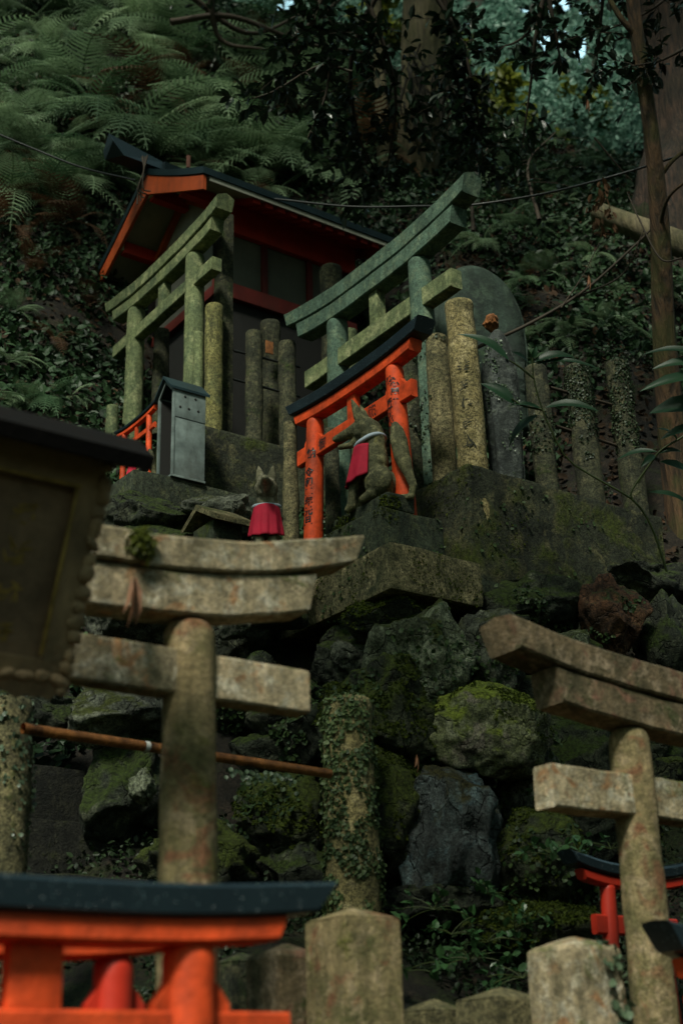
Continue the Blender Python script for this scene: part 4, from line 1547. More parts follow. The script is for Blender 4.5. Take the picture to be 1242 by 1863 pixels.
BO = {}
for key, lab, cx, cy, d, hw, hh, mat in [
    ('r1', 'tall pale boulder directly under the slab corner, its edge running down', 765, 1215, 5.45, 78, 118, 'rock_pale'),
    ('r1b', 'mossy shoulder of rock tucked under the slab corner', 712, 1125, 5.75, 70, 40, 'rock_moss'),
    ('r2', 'small brownish rock in the gap left of the tall pale boulder', 622, 1210, 5.8, 45, 48, 'rock_dark'),
    ('r3', 'moss-capped boulder behind the top of the ivy post', 690, 1312, 5.15, 84, 84, 'rock_moss'),
    ('r4', 'rounded lime-green lichen boulder at the centre of the pile', 880, 1338, 5.15, 94, 72, 'rock_lime'),
    ('r5', 'grey rock right of the tall pale boulder', 872, 1200, 5.6, 58, 92, 'rock_grey'),
    ('r6', 'large blue-grey veined boulder right of the ivy post', 825, 1520, 4.85, 92, 130, 'rock_blue'),
    ('r6b', 'brown-mossed rock wedged between the ivy post and the blue-grey boulder', 725, 1500, 4.95, 60, 115, 'rock_moss'),
    ('r7', 'squarish speckled rock below right of the lime boulder', 960, 1445, 5.25, 55, 68, 'rock_grey'),
    ('r8', 'broad low mossy boulder left of the dark red torii', 985, 1580, 4.85, 82, 88, 'rock_moss'),
    ('r9', 'dark mossy rock between the lime boulder and the right torii beam', 1050, 1370, 5.45, 85, 90, 'rock_dark'),
    ('r10', 'rust-red boulder with creeper above the right torii lintel', 1112, 1135, 6.05, 55, 82, 'rock_red'),
    ('r11', 'black shadowed boulder under the creeper fringe of the wall', 960, 1100, 6.05, 95, 58, 'rock_dark'),
    ('r12', 'small pale rock above the right torii lintel', 1028, 1180, 5.85, 36, 30, 'rock_pale'),
    ('r13', 'dark rock at the right edge above the right torii lintel', 1205, 1180, 6.2, 60, 80, 'rock_dark'),
    ('r14', 'shadowed rock behind the right torii pillar and nuki', 1180, 1400, 5.6, 90, 80, 'rock_dark'),
    ('r15', 'dark ferny rock behind the dark red torii', 1130, 1520, 5.4, 95, 75, 'rock_moss'),
    ('r16', 'green shaded rock between the plaque corner and the near pillar', 210, 1300, 5.2, 90, 58, 'rock_grey'),
    ('r17', 'dark creeper-dotted rock under the small posts of the slab', 470, 1285, 5.7, 95, 60, 'rock_dark'),
    ('r18', 'mossy boulder below the pipe rail, left of the ivy post', 490, 1500, 5.0, 85, 85, 'rock_moss'),
    ('r19', 'small pale blue-green stone near the near pillar, below the rail', 262, 1430, 4.75, 22, 28, 'rock_pale'),
    ('r20', 'dark rock beside the left steps, below the rail', 215, 1450, 5.1, 70, 95, 'rock_dark'),
    ('r21', 'rock seen between the lintels of the near stone torii', 235, 1135, 5.9, 85, 50, 'rock_grey'),
    ('r22', 'rock in the shade right behind the near pillar head', 440, 1170, 6.1, 60, 70, 'rock_dark'),
    ('r23', 'layered dark rock under the block of the metal box', 265, 945, 6.5, 75, 42, 'rock_dark'),
    ('r24', 'grey rock beside the little stone roof', 410, 935, 6.5, 60, 38, 'rock_grey'),
    ('r25', 'dark rock below the nuki of the near torii', 560, 1340, 5.5, 70, 70, 'rock_dark'),
    ('r26', 'low dark rock at the foot of the blue-grey boulder', 800, 1655, 4.75, 100, 40, 'rock_dark'),
    ('r27', 'rock foot hidden in shade behind the tallest bottom post', 640, 1740, 4.5, 90, 80, 'rock_dark'),
    ('r28', 'rock in deep shade left of the rust-red boulder', 1040, 1230, 5.9, 80, 60, 'rock_dark'),
    ('r29', 'dark boulder behind the ivy post foot', 540, 1610, 4.9, 70, 75, 'rock_dark'),
    ('r30', 'dark boulder in the shade below the right torii nuki', 1060, 1500, 5.2, 60, 60, 'rock_dark'),
    ('r31', 'mossy rock behind the creeper-covered square post', 960, 1700, 4.6, 100, 50, 'rock_moss'),
    ('r32', 'rock shelf beneath the right end of the mossy wall', 1175, 1060, 6.6, 80, 40, 'rock_dark'),
    ('r35', 'big shadowed rock carrying the dark green block from below', 300, 1010, 6.35, 120, 60, 'rock_dark'),
    ('r33', 'dark rock below the plaque corner at the left edge', 60, 1290, 5.4, 70, 50, 'rock_dark'),
    ('r34', 'rock beside the near pillar foot in the left shade', 350, 1580, 4.8, 90, 80, 'rock_moss'),
]:
    BO[key] = boulder(lab, cx, cy, d, hw, hh, mat, sum(map(ord, key)) + int(cx), cut=.70 if mat != 'rock_lime' else .78)

rfz = random.Random(9)
for k in range(46):
    cx_, cy_ = rfz.uniform(420, 1230), rfz.uniform(1090, 1720)
    if cx_ > 1050 and cy_ < 1240:
        continue
    dd_ = 5.95 - (cy_ - 1090) / 630 * 1.05 + rfz.uniform(-.05, .15)
    o = boulder('small dark rock wedged in a crevice of the boulder pile', cx_, cy_, dd_, rfz.uniform(26, 52), rfz.uniform(24, 48), rfz.choice(['rock_dark', 'rock_dark', 'rock_moss', 'rock_grey']), 500 + k, sub=4, name='crevice_rock', group='small rocks wedged between the boulders')

# steps on the left
for k, (py, d) in enumerate([(1395, 5.3), (1492, 5.0), (1590, 4.7)]):
    p = at(120, py, d)
    o = block('stone_step', ['topmost', 'middle', 'lowest'][k] + ' of the three dark worn steps in the left shade', 'step', (p[0] - .5, p[0] + .42, p[1], p[1] + .6, p[2] - .3, p[2]), 'step_stone', bev=.012, cuts=20, amp=.006, seed=k)

# ------------------------------------------------------------------ creeping leaves
ivy('ivy', [IVS], 11000, .0145, 'ivy_post', 'dense round-leaved creeping fig covering the stout post', nscale=15, thr=-.12, seed=1, keep=lambda P, N: (P[:, 2] > ip_top - .75))
ivy('ivy', [posts['f'][1], posts['g'][1]], 11000, .0125, 'ivy_dark', 'dark creeping fig capping the two right posts on the wall', nscale=16, thr=-.45, seed=2, keep=lambda P, N: (P[:, 2] > 4.08 + .40 + .22 * vnoise(P, 22)))
ivy('ivy', [posts['c'][1], posts['b'][1], posts['e'][1], P2[1]], 5600, .014, 'ivy_dark', 'sparse dark creeper streaking the posts behind the torii', thr=.28, seed=3)
ivy('ivy', [LEDGE, BO['r11'], BO['r10'], WALL], 9000, .018, 'ivy_leaf', 'green creeper fringe hanging along the footing of the mossy wall', thr=.22, seed=4)
ivy('ivy', [BO['r17'], BO['r18'], BO['r25'], BO['r22'], BO['r29']], 9500, .020, 'ivy_leaf', 'creeping fig over the rocks behind the near torii', thr=.08, seed=5)
ivy('ivy', [BO['r3'], BO['r9'], BO['r8'], BO['r15'], BO['r31'], BO['r1'], BO['r5'], BO['r7']], 12000, .018, 'ivy_leaf', 'creeper patches on the mossy boulders', thr=.25, seed=6)
ivy('ivy', [SLAB, PED], 4200, .016, 'ivy_leaf', 'small creeper leaves on the slab and the fox pedestal', thr=.35, seed=7)
ivy('ivy', [SQ5], 2600, .024, 'ivy_pale', 'pale creeper running down the broad square post', thr=-.25, seed=8, keep=lambda P, N: (np.abs(P[:, 0] - (wmat(SQ5).translation[0] + .02 + (wmat(SQ5).translation[2] + 1 - P[:, 2]) * .25)) < .028) & (N[:, 1] < -.3))
ivy('ivy', [LPS], 1200, .016, 'ivy_pale', 'small creeper leaves on the left edge post', thr=.1, seed=9)
ivy('moss', [BO['r3'], BO['r8'], BO['r18'], BO['r31'], BO['r6b'], BO['r1b'], BO['r15']], 60000, .011, 'moss_blade', 'fuzzy moss cushions on the boulder tops', 'moss', thr=-.1, nscale=4, seed=21, keep=lambda P, N: N[:, 2] > -.1)
ivy('moss', [BO['r4']], 14000, .009, 'moss_blade', 'yellow-green moss on the lime boulder', 'moss', thr=.1, nscale=5, seed=22, keep=lambda P, N: N[:, 2] > .0)
ivy('moss', [PED, SLAB, WALL, PLI], 30000, .009, 'moss_blade', 'dark moss patches on the wall, slab and pedestal faces', 'moss', thr=.3, nscale=5, seed=23)
ivy('ivy', [SLS], 2200, .013, 'ivy_pale', 'string of pale creeper leaves climbing the blue-grey slab stone', nscale=9, thr=.3, seed=31)
# string of tiny leaves under the pipe
r_ = np.random.default_rng(5)
n_ = 60
tt = r_.uniform(.62, .86, n_)
P = a + (b2 - a) * tt[:, None] + np.stack([r_.normal(0, .006, n_), r_.normal(-.01, .006, n_), -.022 - r_.random(n_) * .03], 1)
V, Q = leaves_arr(P, r_.normal(0, .4, (n_, 3)) + [0, 0, -1], np.array([-.3, -.9, .3]) + r_.normal(0, .3, (n_, 3)), np.full(n_, .016), 1.0)
tag(link('ivy', npmesh('ivy', V, Q), 'ivy_pale'), 'pale leaf string hanging under the rusty pipe', 'ivy', None, 'stuff')


# ------------------------------------------------------------------ ferns
def frond_arr(L, seed, droop=1.0, side=0.0):
    r = np.random.default_rng(seed)
    n = 20
    t = np.linspace(0, 1, n)
    xs = L * (t - .12 * t * t)
    zs = L * (.50 * t - .85 * droop * t * t)
    spine = np.stack([xs, L * (.05 * np.sin(t * 3 + seed) + side * t * t), zs], 1)
    Vs, Qs, c = [], [], 0
    for i in range(3, n):
        ti = t[i]
        pl = L * .30 * math.sin(PI * min(1, (.12 + ti * .92))) ** .75 * (1 if ti < .95 else .6)
        if pl < .004:
            continue
        tg = spine[min(i + 1, n - 1)] - spine[i - 1]
        tg /= np.linalg.norm(tg)
        for s in (-1, 1):
            side = np.array([0, s, 0.0])
            d0 = side + tg * .45
            d0 /= np.linalg.norm(d0)
            w = L / n * .24
            b0 = spine[i]
            m1 = b0 + d0 * pl * .55 + np.array([0, 0, -.03 * pl])
            e1 = b0 + (d0 + tg * .3) / 1.1 * pl + np.array([0, 0, -.28 * pl])
            V = np.array([b0 - tg * w, b0 + tg * w, m1 + tg * w * .9, m1 - tg * w * .9, e1 + tg * w * .12, e1 - tg * w * .12])
            Vs.append(V)
            Qs.append(np.array([[0, 1, 2, 3], [3, 2, 4, 5]]) + c)
            c += 6
    V, Q = tube_arr(spine, L * .006, 4)
    Vs.append(V)
    Qs.append(Q + c)
    return np.concatenate(Vs), np.concatenate(Qs)


def fern_meshes(nf, L, seed):
    r = np.random.default_rng(seed)
    A = Acc()
    for k in range(nf):
        V, Q = frond_arr(L * r.uniform(.5, 1.15), seed * 10 + k, r.uniform(.5, 1.7), r.normal(0, .16))
        a = r.uniform(-1.7, 1.7)
        el = r.uniform(-.2, 1.0)
        ca, sa, ce, se = math.cos(a), math.sin(a), math.cos(el), math.sin(el)
        x = V[:, 0] * ce - V[:, 2] * se
        z = V[:, 0] * se + V[:, 2] * ce
        A.add(np.stack([x * ca - V[:, 1] * sa, x * sa + V[:, 1] * ca, z], 1), Q)
    return A.mesh('fern', False)


FM = [fern_meshes(6 + k % 4, .50 + .04 * (k % 4), k + 1) for k in range(7)]
FMb = [fern_meshes(6, .5, 17), fern_meshes(5, .45, 18)]
for m in FM:
    m.materials.append(MATS['fern_green'])
for m in FMb:
    m.materials.append(MATS['fern_brown'])


def gpoint(px, py, d0=6.5, d1=22):
    """where the line of sight through a photo position meets the hill"""
    ds = np.linspace(d0, d1, 260)
    Pp = np.array([at(px, py, d) for d in ds])
    g = ground0(Pp)
    b = np.nonzero(Pp[:, 2] < g)[0]
    if len(b) == 0:
        return None
    return Pp[b[0]]


def put_fern(px, py, sc, brown=False, tilt=True, label=None, group=None, dz=.0):
    p = gpoint(px, py)
    if p is None:
        return
    me = random.choice(FMb if brown else FM)
    o = bpy.data.objects.new('withered_fern' if brown else 'fern', me)
    COL.objects.link(o)
    o.location = (float(p[0]), float(p[1]), float(p[2] + dz))
    gx = (ground0(p + [.2, 0, 0])[0] - ground0(p - [.2, 0, 0])[0]) / .4
    gy = (ground0(p + [0, .2, 0])[0] - ground0(p - [0, .2, 0])[0]) / .4
    nrm = Vector((-gx, -gy, 1.0)).normalized()
    nrm = (nrm * .35 + Vector((0, 0, 1.0))).normalized()
    q = nrm.to_track_quat('Z', 'Y')
    dh = math.atan2(-gy, -gx)
    e = (q.to_matrix() @ Matrix.Rotation(0, 3, 'Z')).to_euler()
    loc_x = q.to_matrix() @ Vector((1, 0, 0))
    e = (q.to_matrix() @ Matrix.Rotation(dh - math.atan2(loc_x.y, loc_x.x) + random.gauss(0, .5), 3, 'Z')).to_euler()
    o.rotation_euler = e
    o.scale = (sc,) * 3
    tag(o, label or ('withered brown fern on the hillside' if brown else 'green fern arching on the hillside'), 'fern', group or ('withered brown ferns on the hillside' if brown else 'green ferns carpeting the upper hillside'))


k = 0
rf = random.Random(3)
pts = []
for row, py in enumerate(np.arange(-20, 470, 35)):
    for px in np.arange(-40, 760, 54):
        x = px + rf.uniform(-30, 30) + (row % 2) * 30
        y = py + rf.uniform(-18, 18)
        lim = 430 if x < 160 else (330 if x < 300 else 390 - (x - 300) * .1)
        if y > lim:
            continue
        if x > 560 and rf.random() < .45:
            continue
        if y < 40 and x > 300:
            continue
        pts.append((x, y))
for (x, y) in pts:
    br = rf.random() < (.10 if y < 220 else .30)
    if x < 110 and y > 270 and rf.random() < .6:
        br = True
    put_fern(x, y, rf.choice([.55, .8, 1.0, 1.2, 1.5]) * rf.uniform(.85, 1.15), br)
for (x, y, s_) in [(965, 420, .7), (1080, 470, .6), (900, 330, .8), (990, 500, .5), (1120, 430, .55), (1030, 620, .4), (880, 450, .5), (960, 620, .35), (1090, 590, .45), (1190, 530, .5), (960, 260, .9), (1060, 300, .8), (870, 300, .7)]:
    put_fern(x, y, s_, label='single green fern in the leaf litter of the right slope', group='scattered ferns on the right slope')
for k in range(34):
    put_fern(rf.uniform(800, 1230), rf.uniform(240, 660), rf.uniform(.25, .6), rf.random() < .2, label=None if False else 'small fern among the dead leaves of the right slope', group='small ferns among the dead leaves of the right slope')
for (x, y, s_) in [(70, 300, 1.0), (120, 345, 1.0), (90, 385, .9), (150, 310, 1.1), (40, 340, .9), (190, 300, .9), (340, 262, .9), (400, 268, 1.0), (455, 275, 1.0), (505, 290, 1.0), (545, 300, .9), (480, 320, .8), (600, 330, .8)]:
    put_fern(x, y, s_)
for (x, y, s_) in [(20, 570, .5), (15, 660, .45), (90, 735, .5), (50, 742, .5), (130, 725, .4), (10, 735, .4)]:
    put_fern(x, y, s_, label='small fern in the dark gully above the plaque roof', group='ferns in the left gully')
for (x, y, s_) in [(110, 420, .8), (60, 500, .7), (160, 560, .6), (100, 620, .6), (90, 480, .8)]:
    put_fern(x, y, s_, True)


# ------------------------------------------------------------------ leaf litter
def litter(n, seed=0):
    r = np.random.default_rng(seed)
    XY = np.stack([r.uniform(1, 9, n), r.uniform(4, 13, n)], 1)
    z = ground(XY)
    P = np.concatenate([XY, z[:, None]], 1)
    px, py, dz = proj(P)
    m = (px > -60) & (px < 1300) & (py > -60) & (py < 1100) & ((fbm(P, 1.2, 2, 4) > -.7) & ((px > 560) | (r.random(n) < .6)))
    P = P[m]
    n = len(P)
    e = .06
    g0 = ground(P)
    gx = (ground(P + [e, 0, 0]) - g0) / e
    gy = (ground(P + [0, e, 0]) - g0) / e
    N = np.stack([-gx, -gy, np.ones(n)], 1)
    N /= np.linalg.norm(N, axis=1)[:, None]
    D = r.normal(0, 1, (n, 3))
    V, Q = leaves_arr(P + N * .015, D, N + r.normal(0, .4, (n, 3)), r.uniform(.02, .065, n), .7)
    tag(link('leaf_litter', npmesh('litter', V, Q), 'litter_leaf'), 'brown fallen leaves covering the slope', 'leaf litter', None, 'stuff')


litter(60000)


def cover(label, n, thr, seed, box_, size, mat='cover_leaf', hosts=None):
    r = np.random.default_rng(seed)
    XY = np.stack([r.uniform(box_[0], box_[1], n), r.uniform(box_[2], box_[3], n)], 1)
    P = np.concatenate([XY, ground(XY)[:, None]], 1)
    px, py, dz = proj(P)
    m = (px > -60) & (px < 1300) & (py > -60) & (py < 1950) & (fbm(P, 2.2, 3, seed) > thr)
    P = P[m]
    n = len(P)
    e = .05
    g0 = ground(P)
    N = np.stack([-(ground(P + [e, 0, 0]) - g0) / e, -(ground(P + [0, e, 0]) - g0) / e, np.ones(n)], 1)
    N /= np.linalg.norm(N, axis=1)[:, None]
    V, Q = leaves_arr(P + N * (.01 + .05 * r.random(n))[:, None], r.normal(0, 1, (n, 3)) + [0, 0, -.5], N + r.normal(0, .5, (n, 3)), size * r.uniform(.5, 1.4, n), .7)
    tag(link('ground_cover', npmesh('cover', V, Q), mat), label, 'ground cover', None, 'stuff')


cover('small dark green ground cover on the slope around the shrine', 150000, -.65, 31, (1, 9, 5.2, 13), .055)
cover('tiny creeping leaves covering the earth between the boulders', 60000, .0, 32, (1, 6.5, 2.9, 5.6), .022, 'ivy_dark')


# ------------------------------------------------------------------ trees
def trunk_pts(px_pts):
    return spline([at(*p) for p in px_pts], 30)


def tree(label, pts, rad, mat, name='tree', group=None, flare=0.0, ridges=0.0, seg=28, branches=(), leaves=None, seed=0):
    P = spline(pts, 46)
    base = P[0].copy()
    t = thing(name, label, 'tree', base, 0, group)
    n = len(P)
    rr = np.interp(np.linspace(0, 1, n), np.linspace(0, 1, len(rad)), rad)
    V, Q = tube_arr(P - base, rr, seg)
    if ridges:
        a = np.tile(np.arange(seg) / seg * 2 * PI, n)
        ctr = np.repeat(P - base, seg, 0)
        d = V - ctr
        tt = np.repeat(np.linspace(0, 1, n), seg)
        k = 1 + ridges * (.5 * np.sin(a * 5 + tt * 2 + seed) + .4 * np.sin(a * 11 - tt * 3) + .6 * fbm(V, 2.5, 3, seed)) * (.5 + 1.2 * (1 - tt) ** 3)
        V = ctr + d * k[:, None]
    link('trunk', npmesh('trunk', V, Q, True), mat, t)
    for i, (bp, br) in enumerate(branches):
        B_ = spline(bp, 26)
        V, Q = tube_arr(B_ - base, np.interp(np.linspace(0, 1, 26), np.linspace(0, 1, len(br)), br), 8)
        link('branch', npmesh('branch', V, Q, True), mat, t)
    return t


def spray(acc_l, acc_b, path, n_tw, tw_len, leaf, seed, rad=(.006, .002), droop=.25, per=9):
    """twigs with alternate leaves along a branch path"""
    r = np.random.default_rng(seed)
    acc_b.tube(path, np.linspace(rad[0], rad[1], len(path)), 6)
    for k in range(n_tw):
        i = r.integers(len(path) // 5, len(path))
        p0 = path[i]
        d = r.normal(0, 1, 3) * [1, 1, .6]
        d /= np.linalg.norm(d)
        ln = tw_len * r.uniform(.5, 1.2)
        tp = np.array([p0 + d * ln * s - np.array([0, 0, droop * ln * s * s]) for s in np.linspace(0, 1, 6)])
        acc_b.tube(tp, np.linspace(.0025, .0012, 6), 4)
        m = per
        s = r.uniform(.15, 1, m)
        q = np.stack([np.interp(s, np.linspace(0, 1, 6), tp[:, c]) for c in range(3)], 1)
        D = d[None] * .6 + r.normal(0, .7, (m, 3)) + np.array([0, 0, -.25])
        N = np.array([0, 0, 1.]) + r.normal(0, .35, (m, 3))
        V, Q = leaves_arr(q, D, N, leaf * r.uniform(.6, 1.2, m), .5)
        acc_l.add(V, Q)


# big ridged cedar at the right
cb = at(1285, 430, 11.4)
tree('massive red-brown cedar trunk with flared foot at the right edge', [cb + [0, 0, -1.6], cb + [0, 0, .25], cb + [.02, 0, 1.0], cb + [.05, .02, 2.4], cb + [.05, 0, 6]],
     [.95, .60, .42, .35, .31], 'cedar_bark', 'cedar_tree', ridges=.16, seg=90, seed=2)
sb = at(1222, 800, 7.5)
tree('slim leaning tree with peeling orange bark in front of the cedar', [sb + [.05, 0, -1.4], sb + [0, 0, -.3], at(1208, 620, 7.5), at(1200, 420, 7.55), at(1185, 250, 7.6), at(1160, 80, 7.7), at(1140, -80, 7.8)],
     [.11, .075, .062, .052, .042, .038, .034], 'slim_bark', 'slim_tree', ridges=.05, seg=28,
     branches=[([at(1195, 330, 7.6), at(1225, 290, 7.6), at(1290, 240, 7.7)], [.015, .008]), ([at(1160, 70, 7.7), at(1120, 20, 7.7), at(1080, -60, 7.8)], [.02, .012]),
               ([at(1198, 420, 7.55), at(1215, 360, 7.4), at(1260, 320, 7.3)], [.012, .006])])
ct = at(752, 440, 12.2)
tree('thick mossy trunk with dangling roots at the top centre', [ct + [0, 0, -.6], ct + [0, 0, .3], at(765, 230, 12.4), at(775, 80, 12.6), at(785, -100, 12.8)],
     [.30, .19, .18, .22, .22], 'pale_bark', 'forest_tree', ridges=.12, seg=48, seed=5)
ct2 = at(705, 440, 11.8)
tree('pale forked stem left of the thick mossy trunk', [ct2 + [0, 0, -.5], at(705, 380, 11.8), at(698, 280, 12), at(690, 120, 12.3), at(680, -60, 12.5)], [.14, .10, .06, .05, .045], 'pale_bark', 'forest_tree', ridges=.1, seg=30, seed=6)
for lab, x, d, r0 in [('dark trunk on the ridge above the ferns, at the far top left', 110, 14.6, .09), ('wide dark trunk on the ridge, second from the left corner', 155, 15, .13), ('pair trunk on the ridge above the shrine roof', 290, 15, .12), ('right thick trunk of the ridge above the shrine roof', 300, 14.2, .07), ('slender trunk far behind the dark branches at top centre', 560, 17, .10),
                      ('thin trunk in the misty wood left of the cedar', 1075, 19, .10), ('thin dark trunk behind the bright sky gap', 930, 20, .09), ('far trunk seen between thick mossy trunk and sky gap', 860, 18, .13)]:
    p = at(x, 60 if x < 600 else 260, d)
    q = at(x + 8, -160, d + 1)
    tree(lab, [p + [0, 0, -1.5], p, q], [r0 * 1.1, r0, r0 * .85], 'dark_bark', 'forest_tree', ridges=.1, seg=20, seed=int(x))
# dangling roots / epiphyte under the thick trunk
r_ = np.random.default_rng(3)
A = Acc()
cE = at(772, 150, 12.1)
for k in range(90):
    p = cE + r_.normal(0, 1, 3) * [.22, .12, .16]
    ln = r_.uniform(.15, .5)
    A.tube(spline([p, p + [r_.normal(0, .05), r_.normal(0, .05), -ln * .5], p + [r_.normal(0, .06), r_.normal(0, .06), -ln]], 6), [.012, .01, .009, .007, .005, .003], 4)
tag(link('hanging_roots', A.mesh('roots'), 'dark_bark'), 'dark shaggy tuft of dangling roots on the thick mossy trunk', 'roots')
# fallen log
la, lb = at(1085, 385, 10.2), at(1290, 465, 9.6)
V, Q = tube_arr(spline([la, lb], 12), np.linspace(.07, .10, 12), 20)
V += (fbm(V, 6, 3)[:, None]) * .006
tag(link('fallen_log', npmesh('log', V - la, Q, True), 'pale_bark', None, la), 'pale fallen log lying on the slope behind the slim tree', 'log')


# --- the dark-leaved evergreen overhanging the top centre and right
def leafy(label, paths, n_tw, tw, leaf, mat, seed, rad=(.02, .004), name='evergreen_branch', per=9, cat='branch'):
    base = at(*paths[0][0])
    t = thing(name, label, cat, base)
    for k, pth in enumerate(paths):
        Lc, Bc = Acc(), Acc()
        spray(Lc, Bc, spline([at(*p) for p in pth], 26), n_tw, tw, leaf, seed * 31 + k, rad, per=per)
        mb = Bc.mesh('b', True)
        mb.transform(Matrix.Translation(-Vector(base)))
        ml = Lc.mesh('l')
        ml.transform(Matrix.Translation(-Vector(base)))
        bo = link('bough', mb, 'twig', t)
        link('foliage', ml, mat, bo)
    return t


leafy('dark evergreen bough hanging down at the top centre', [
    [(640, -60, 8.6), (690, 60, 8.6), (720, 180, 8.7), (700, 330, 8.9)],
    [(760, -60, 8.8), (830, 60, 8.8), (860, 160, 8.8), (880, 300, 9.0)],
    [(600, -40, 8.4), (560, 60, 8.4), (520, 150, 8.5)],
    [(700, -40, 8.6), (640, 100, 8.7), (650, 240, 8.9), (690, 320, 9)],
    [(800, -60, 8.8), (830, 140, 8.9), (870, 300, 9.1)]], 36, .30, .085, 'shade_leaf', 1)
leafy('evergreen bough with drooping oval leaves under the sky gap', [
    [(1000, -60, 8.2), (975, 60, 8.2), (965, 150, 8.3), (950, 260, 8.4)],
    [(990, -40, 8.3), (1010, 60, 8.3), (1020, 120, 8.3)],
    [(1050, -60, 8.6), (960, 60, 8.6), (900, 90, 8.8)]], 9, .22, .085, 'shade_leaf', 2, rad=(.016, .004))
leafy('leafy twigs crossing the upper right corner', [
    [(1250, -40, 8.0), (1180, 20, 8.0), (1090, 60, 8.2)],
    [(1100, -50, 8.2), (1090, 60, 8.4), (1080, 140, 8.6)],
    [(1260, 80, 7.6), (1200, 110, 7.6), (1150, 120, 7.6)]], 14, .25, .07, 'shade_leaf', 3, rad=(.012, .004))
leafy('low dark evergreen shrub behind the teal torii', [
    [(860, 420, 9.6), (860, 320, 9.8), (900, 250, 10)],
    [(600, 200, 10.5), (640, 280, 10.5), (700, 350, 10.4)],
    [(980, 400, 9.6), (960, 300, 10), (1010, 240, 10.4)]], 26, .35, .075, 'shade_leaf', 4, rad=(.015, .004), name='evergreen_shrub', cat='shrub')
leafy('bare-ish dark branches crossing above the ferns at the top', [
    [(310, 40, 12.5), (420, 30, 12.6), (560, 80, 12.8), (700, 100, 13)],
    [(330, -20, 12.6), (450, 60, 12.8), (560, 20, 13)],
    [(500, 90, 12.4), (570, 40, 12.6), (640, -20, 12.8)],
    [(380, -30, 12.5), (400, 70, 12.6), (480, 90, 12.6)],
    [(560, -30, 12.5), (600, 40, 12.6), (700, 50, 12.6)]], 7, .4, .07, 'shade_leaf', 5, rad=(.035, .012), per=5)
# long dark branch crossing right, and vine-like bare twigs
for bl, (pth, rd) in zip(['long dark bare branch reaching left from the slim tree', 'bare twig rising from the long dark branch', 'thinnest bare twig above the long dark branch', 'crooked bare twig dangling beside the slim tree', 'short bare twig in front of the cedar bark'], [([(850, 640, 7.2), (960, 590, 7.3), (1060, 530, 7.4), (1150, 450, 7.5), (1200, 400, 7.6)], .010),
                ([(1050, 540, 7.4), (1130, 500, 7.5), (1170, 420, 7.5)], .006),
                ([(1020, 560, 7.3), (1060, 500, 7.4), (1090, 440, 7.4)], .004),
                ([(1240, 470, 7.3), (1200, 470, 7.4), (1160, 395, 7.6), (1140, 350, 7.8)], .006),
                ([(1080, 250, 8.3), (1130, 310, 8.3), (1150, 330, 8.3)], .006)]):
    A = Acc()
    A.tube(spline([at(*p) for p in pth], 24), np.linspace(rd, rd * .5, 24), 6)
    tag(link('bare_branch', A.mesh('tw', True), 'twig'), bl, 'branch')

# cables
A = Acc()
A.tube(spline([at(-40, 228, 8.6), at(60, 270, 8.6), at(150, 305, 8.6), at(245, 328, 8.7)], 20), .006, 8)
A.tube(spline([at(500, 362, 8.6), at(640, 376, 8.4), at(770, 375, 8.2), at(850, 374, 8.0), at(1000, 350, 7.9), at(1150, 310, 7.8), at(1300, 262, 7.8)], 50), .0065, 8)
tag(link('cable', A.mesh('cb', True), 'cable'), 'thin dark cable slung past the shrine roof to the slim tree', 'cable')
# dried vine on shrine ridge
A = Acc()
for k in range(5):
    o_ = np.array([r_.normal(0, .015), r_.normal(0, .015), 0])
    A.tube(spline([at(266, 285, 8.55) + o_, at(262, 310, 8.5), at(258, 345, 8.5) + o_, at(250 + 6 * k, 372 - 6 * k, 8.5)], 12), .005, 5)
tag(link('dry_vine', A.mesh('dv', True), 'twig'), 'dry twisted vine hanging over the shrine ridge end', 'vine')
# withered leaf clusters by the slim tree
c0 = at(1092, 370, 7.7)
P = c0 + r_.normal(0, 1, (46, 3)) * [.035, .035, .10]
V, Q = leaves_arr(P, r_.normal(0, .5, (46, 3)) + [0, 0, -1], r_.normal(0, 1, (46, 3)), r_.uniform(.04, .07, 46), .45)
tag(link('withered_leaves', npmesh('wt', V - c0, Q), 'fern_brown', None, c0), 'withered leaf bunch hanging on the cable near the slim tree', 'dead leaves', None, 'stuff')
for lab, x, y, d in [('single curled dead leaf hanging in the air left of the cedar', 1068, 180, 7.6), ('rust-coloured dead leaf hanging above the dark posts', 1070, 500, 7.4), ('small dead leaf hanging under the moss-capped boulder', 758, 1372, 4.9)]:
    c0 = at(x, y, d)
    V, Q = leaves_arr(np.zeros((2, 3)), np.array([(0.1, 0, -1.), (-.15, .1, -1)]), np.array([(1., -1, 0), (0., -1, .3)]), np.array([.09, .07]) * (1 if d > 6 else .7), .3)
    tag(link('dead_leaf', npmesh('dl', V, Q), 'dry_leaf', None, c0), lab, 'dead leaf')


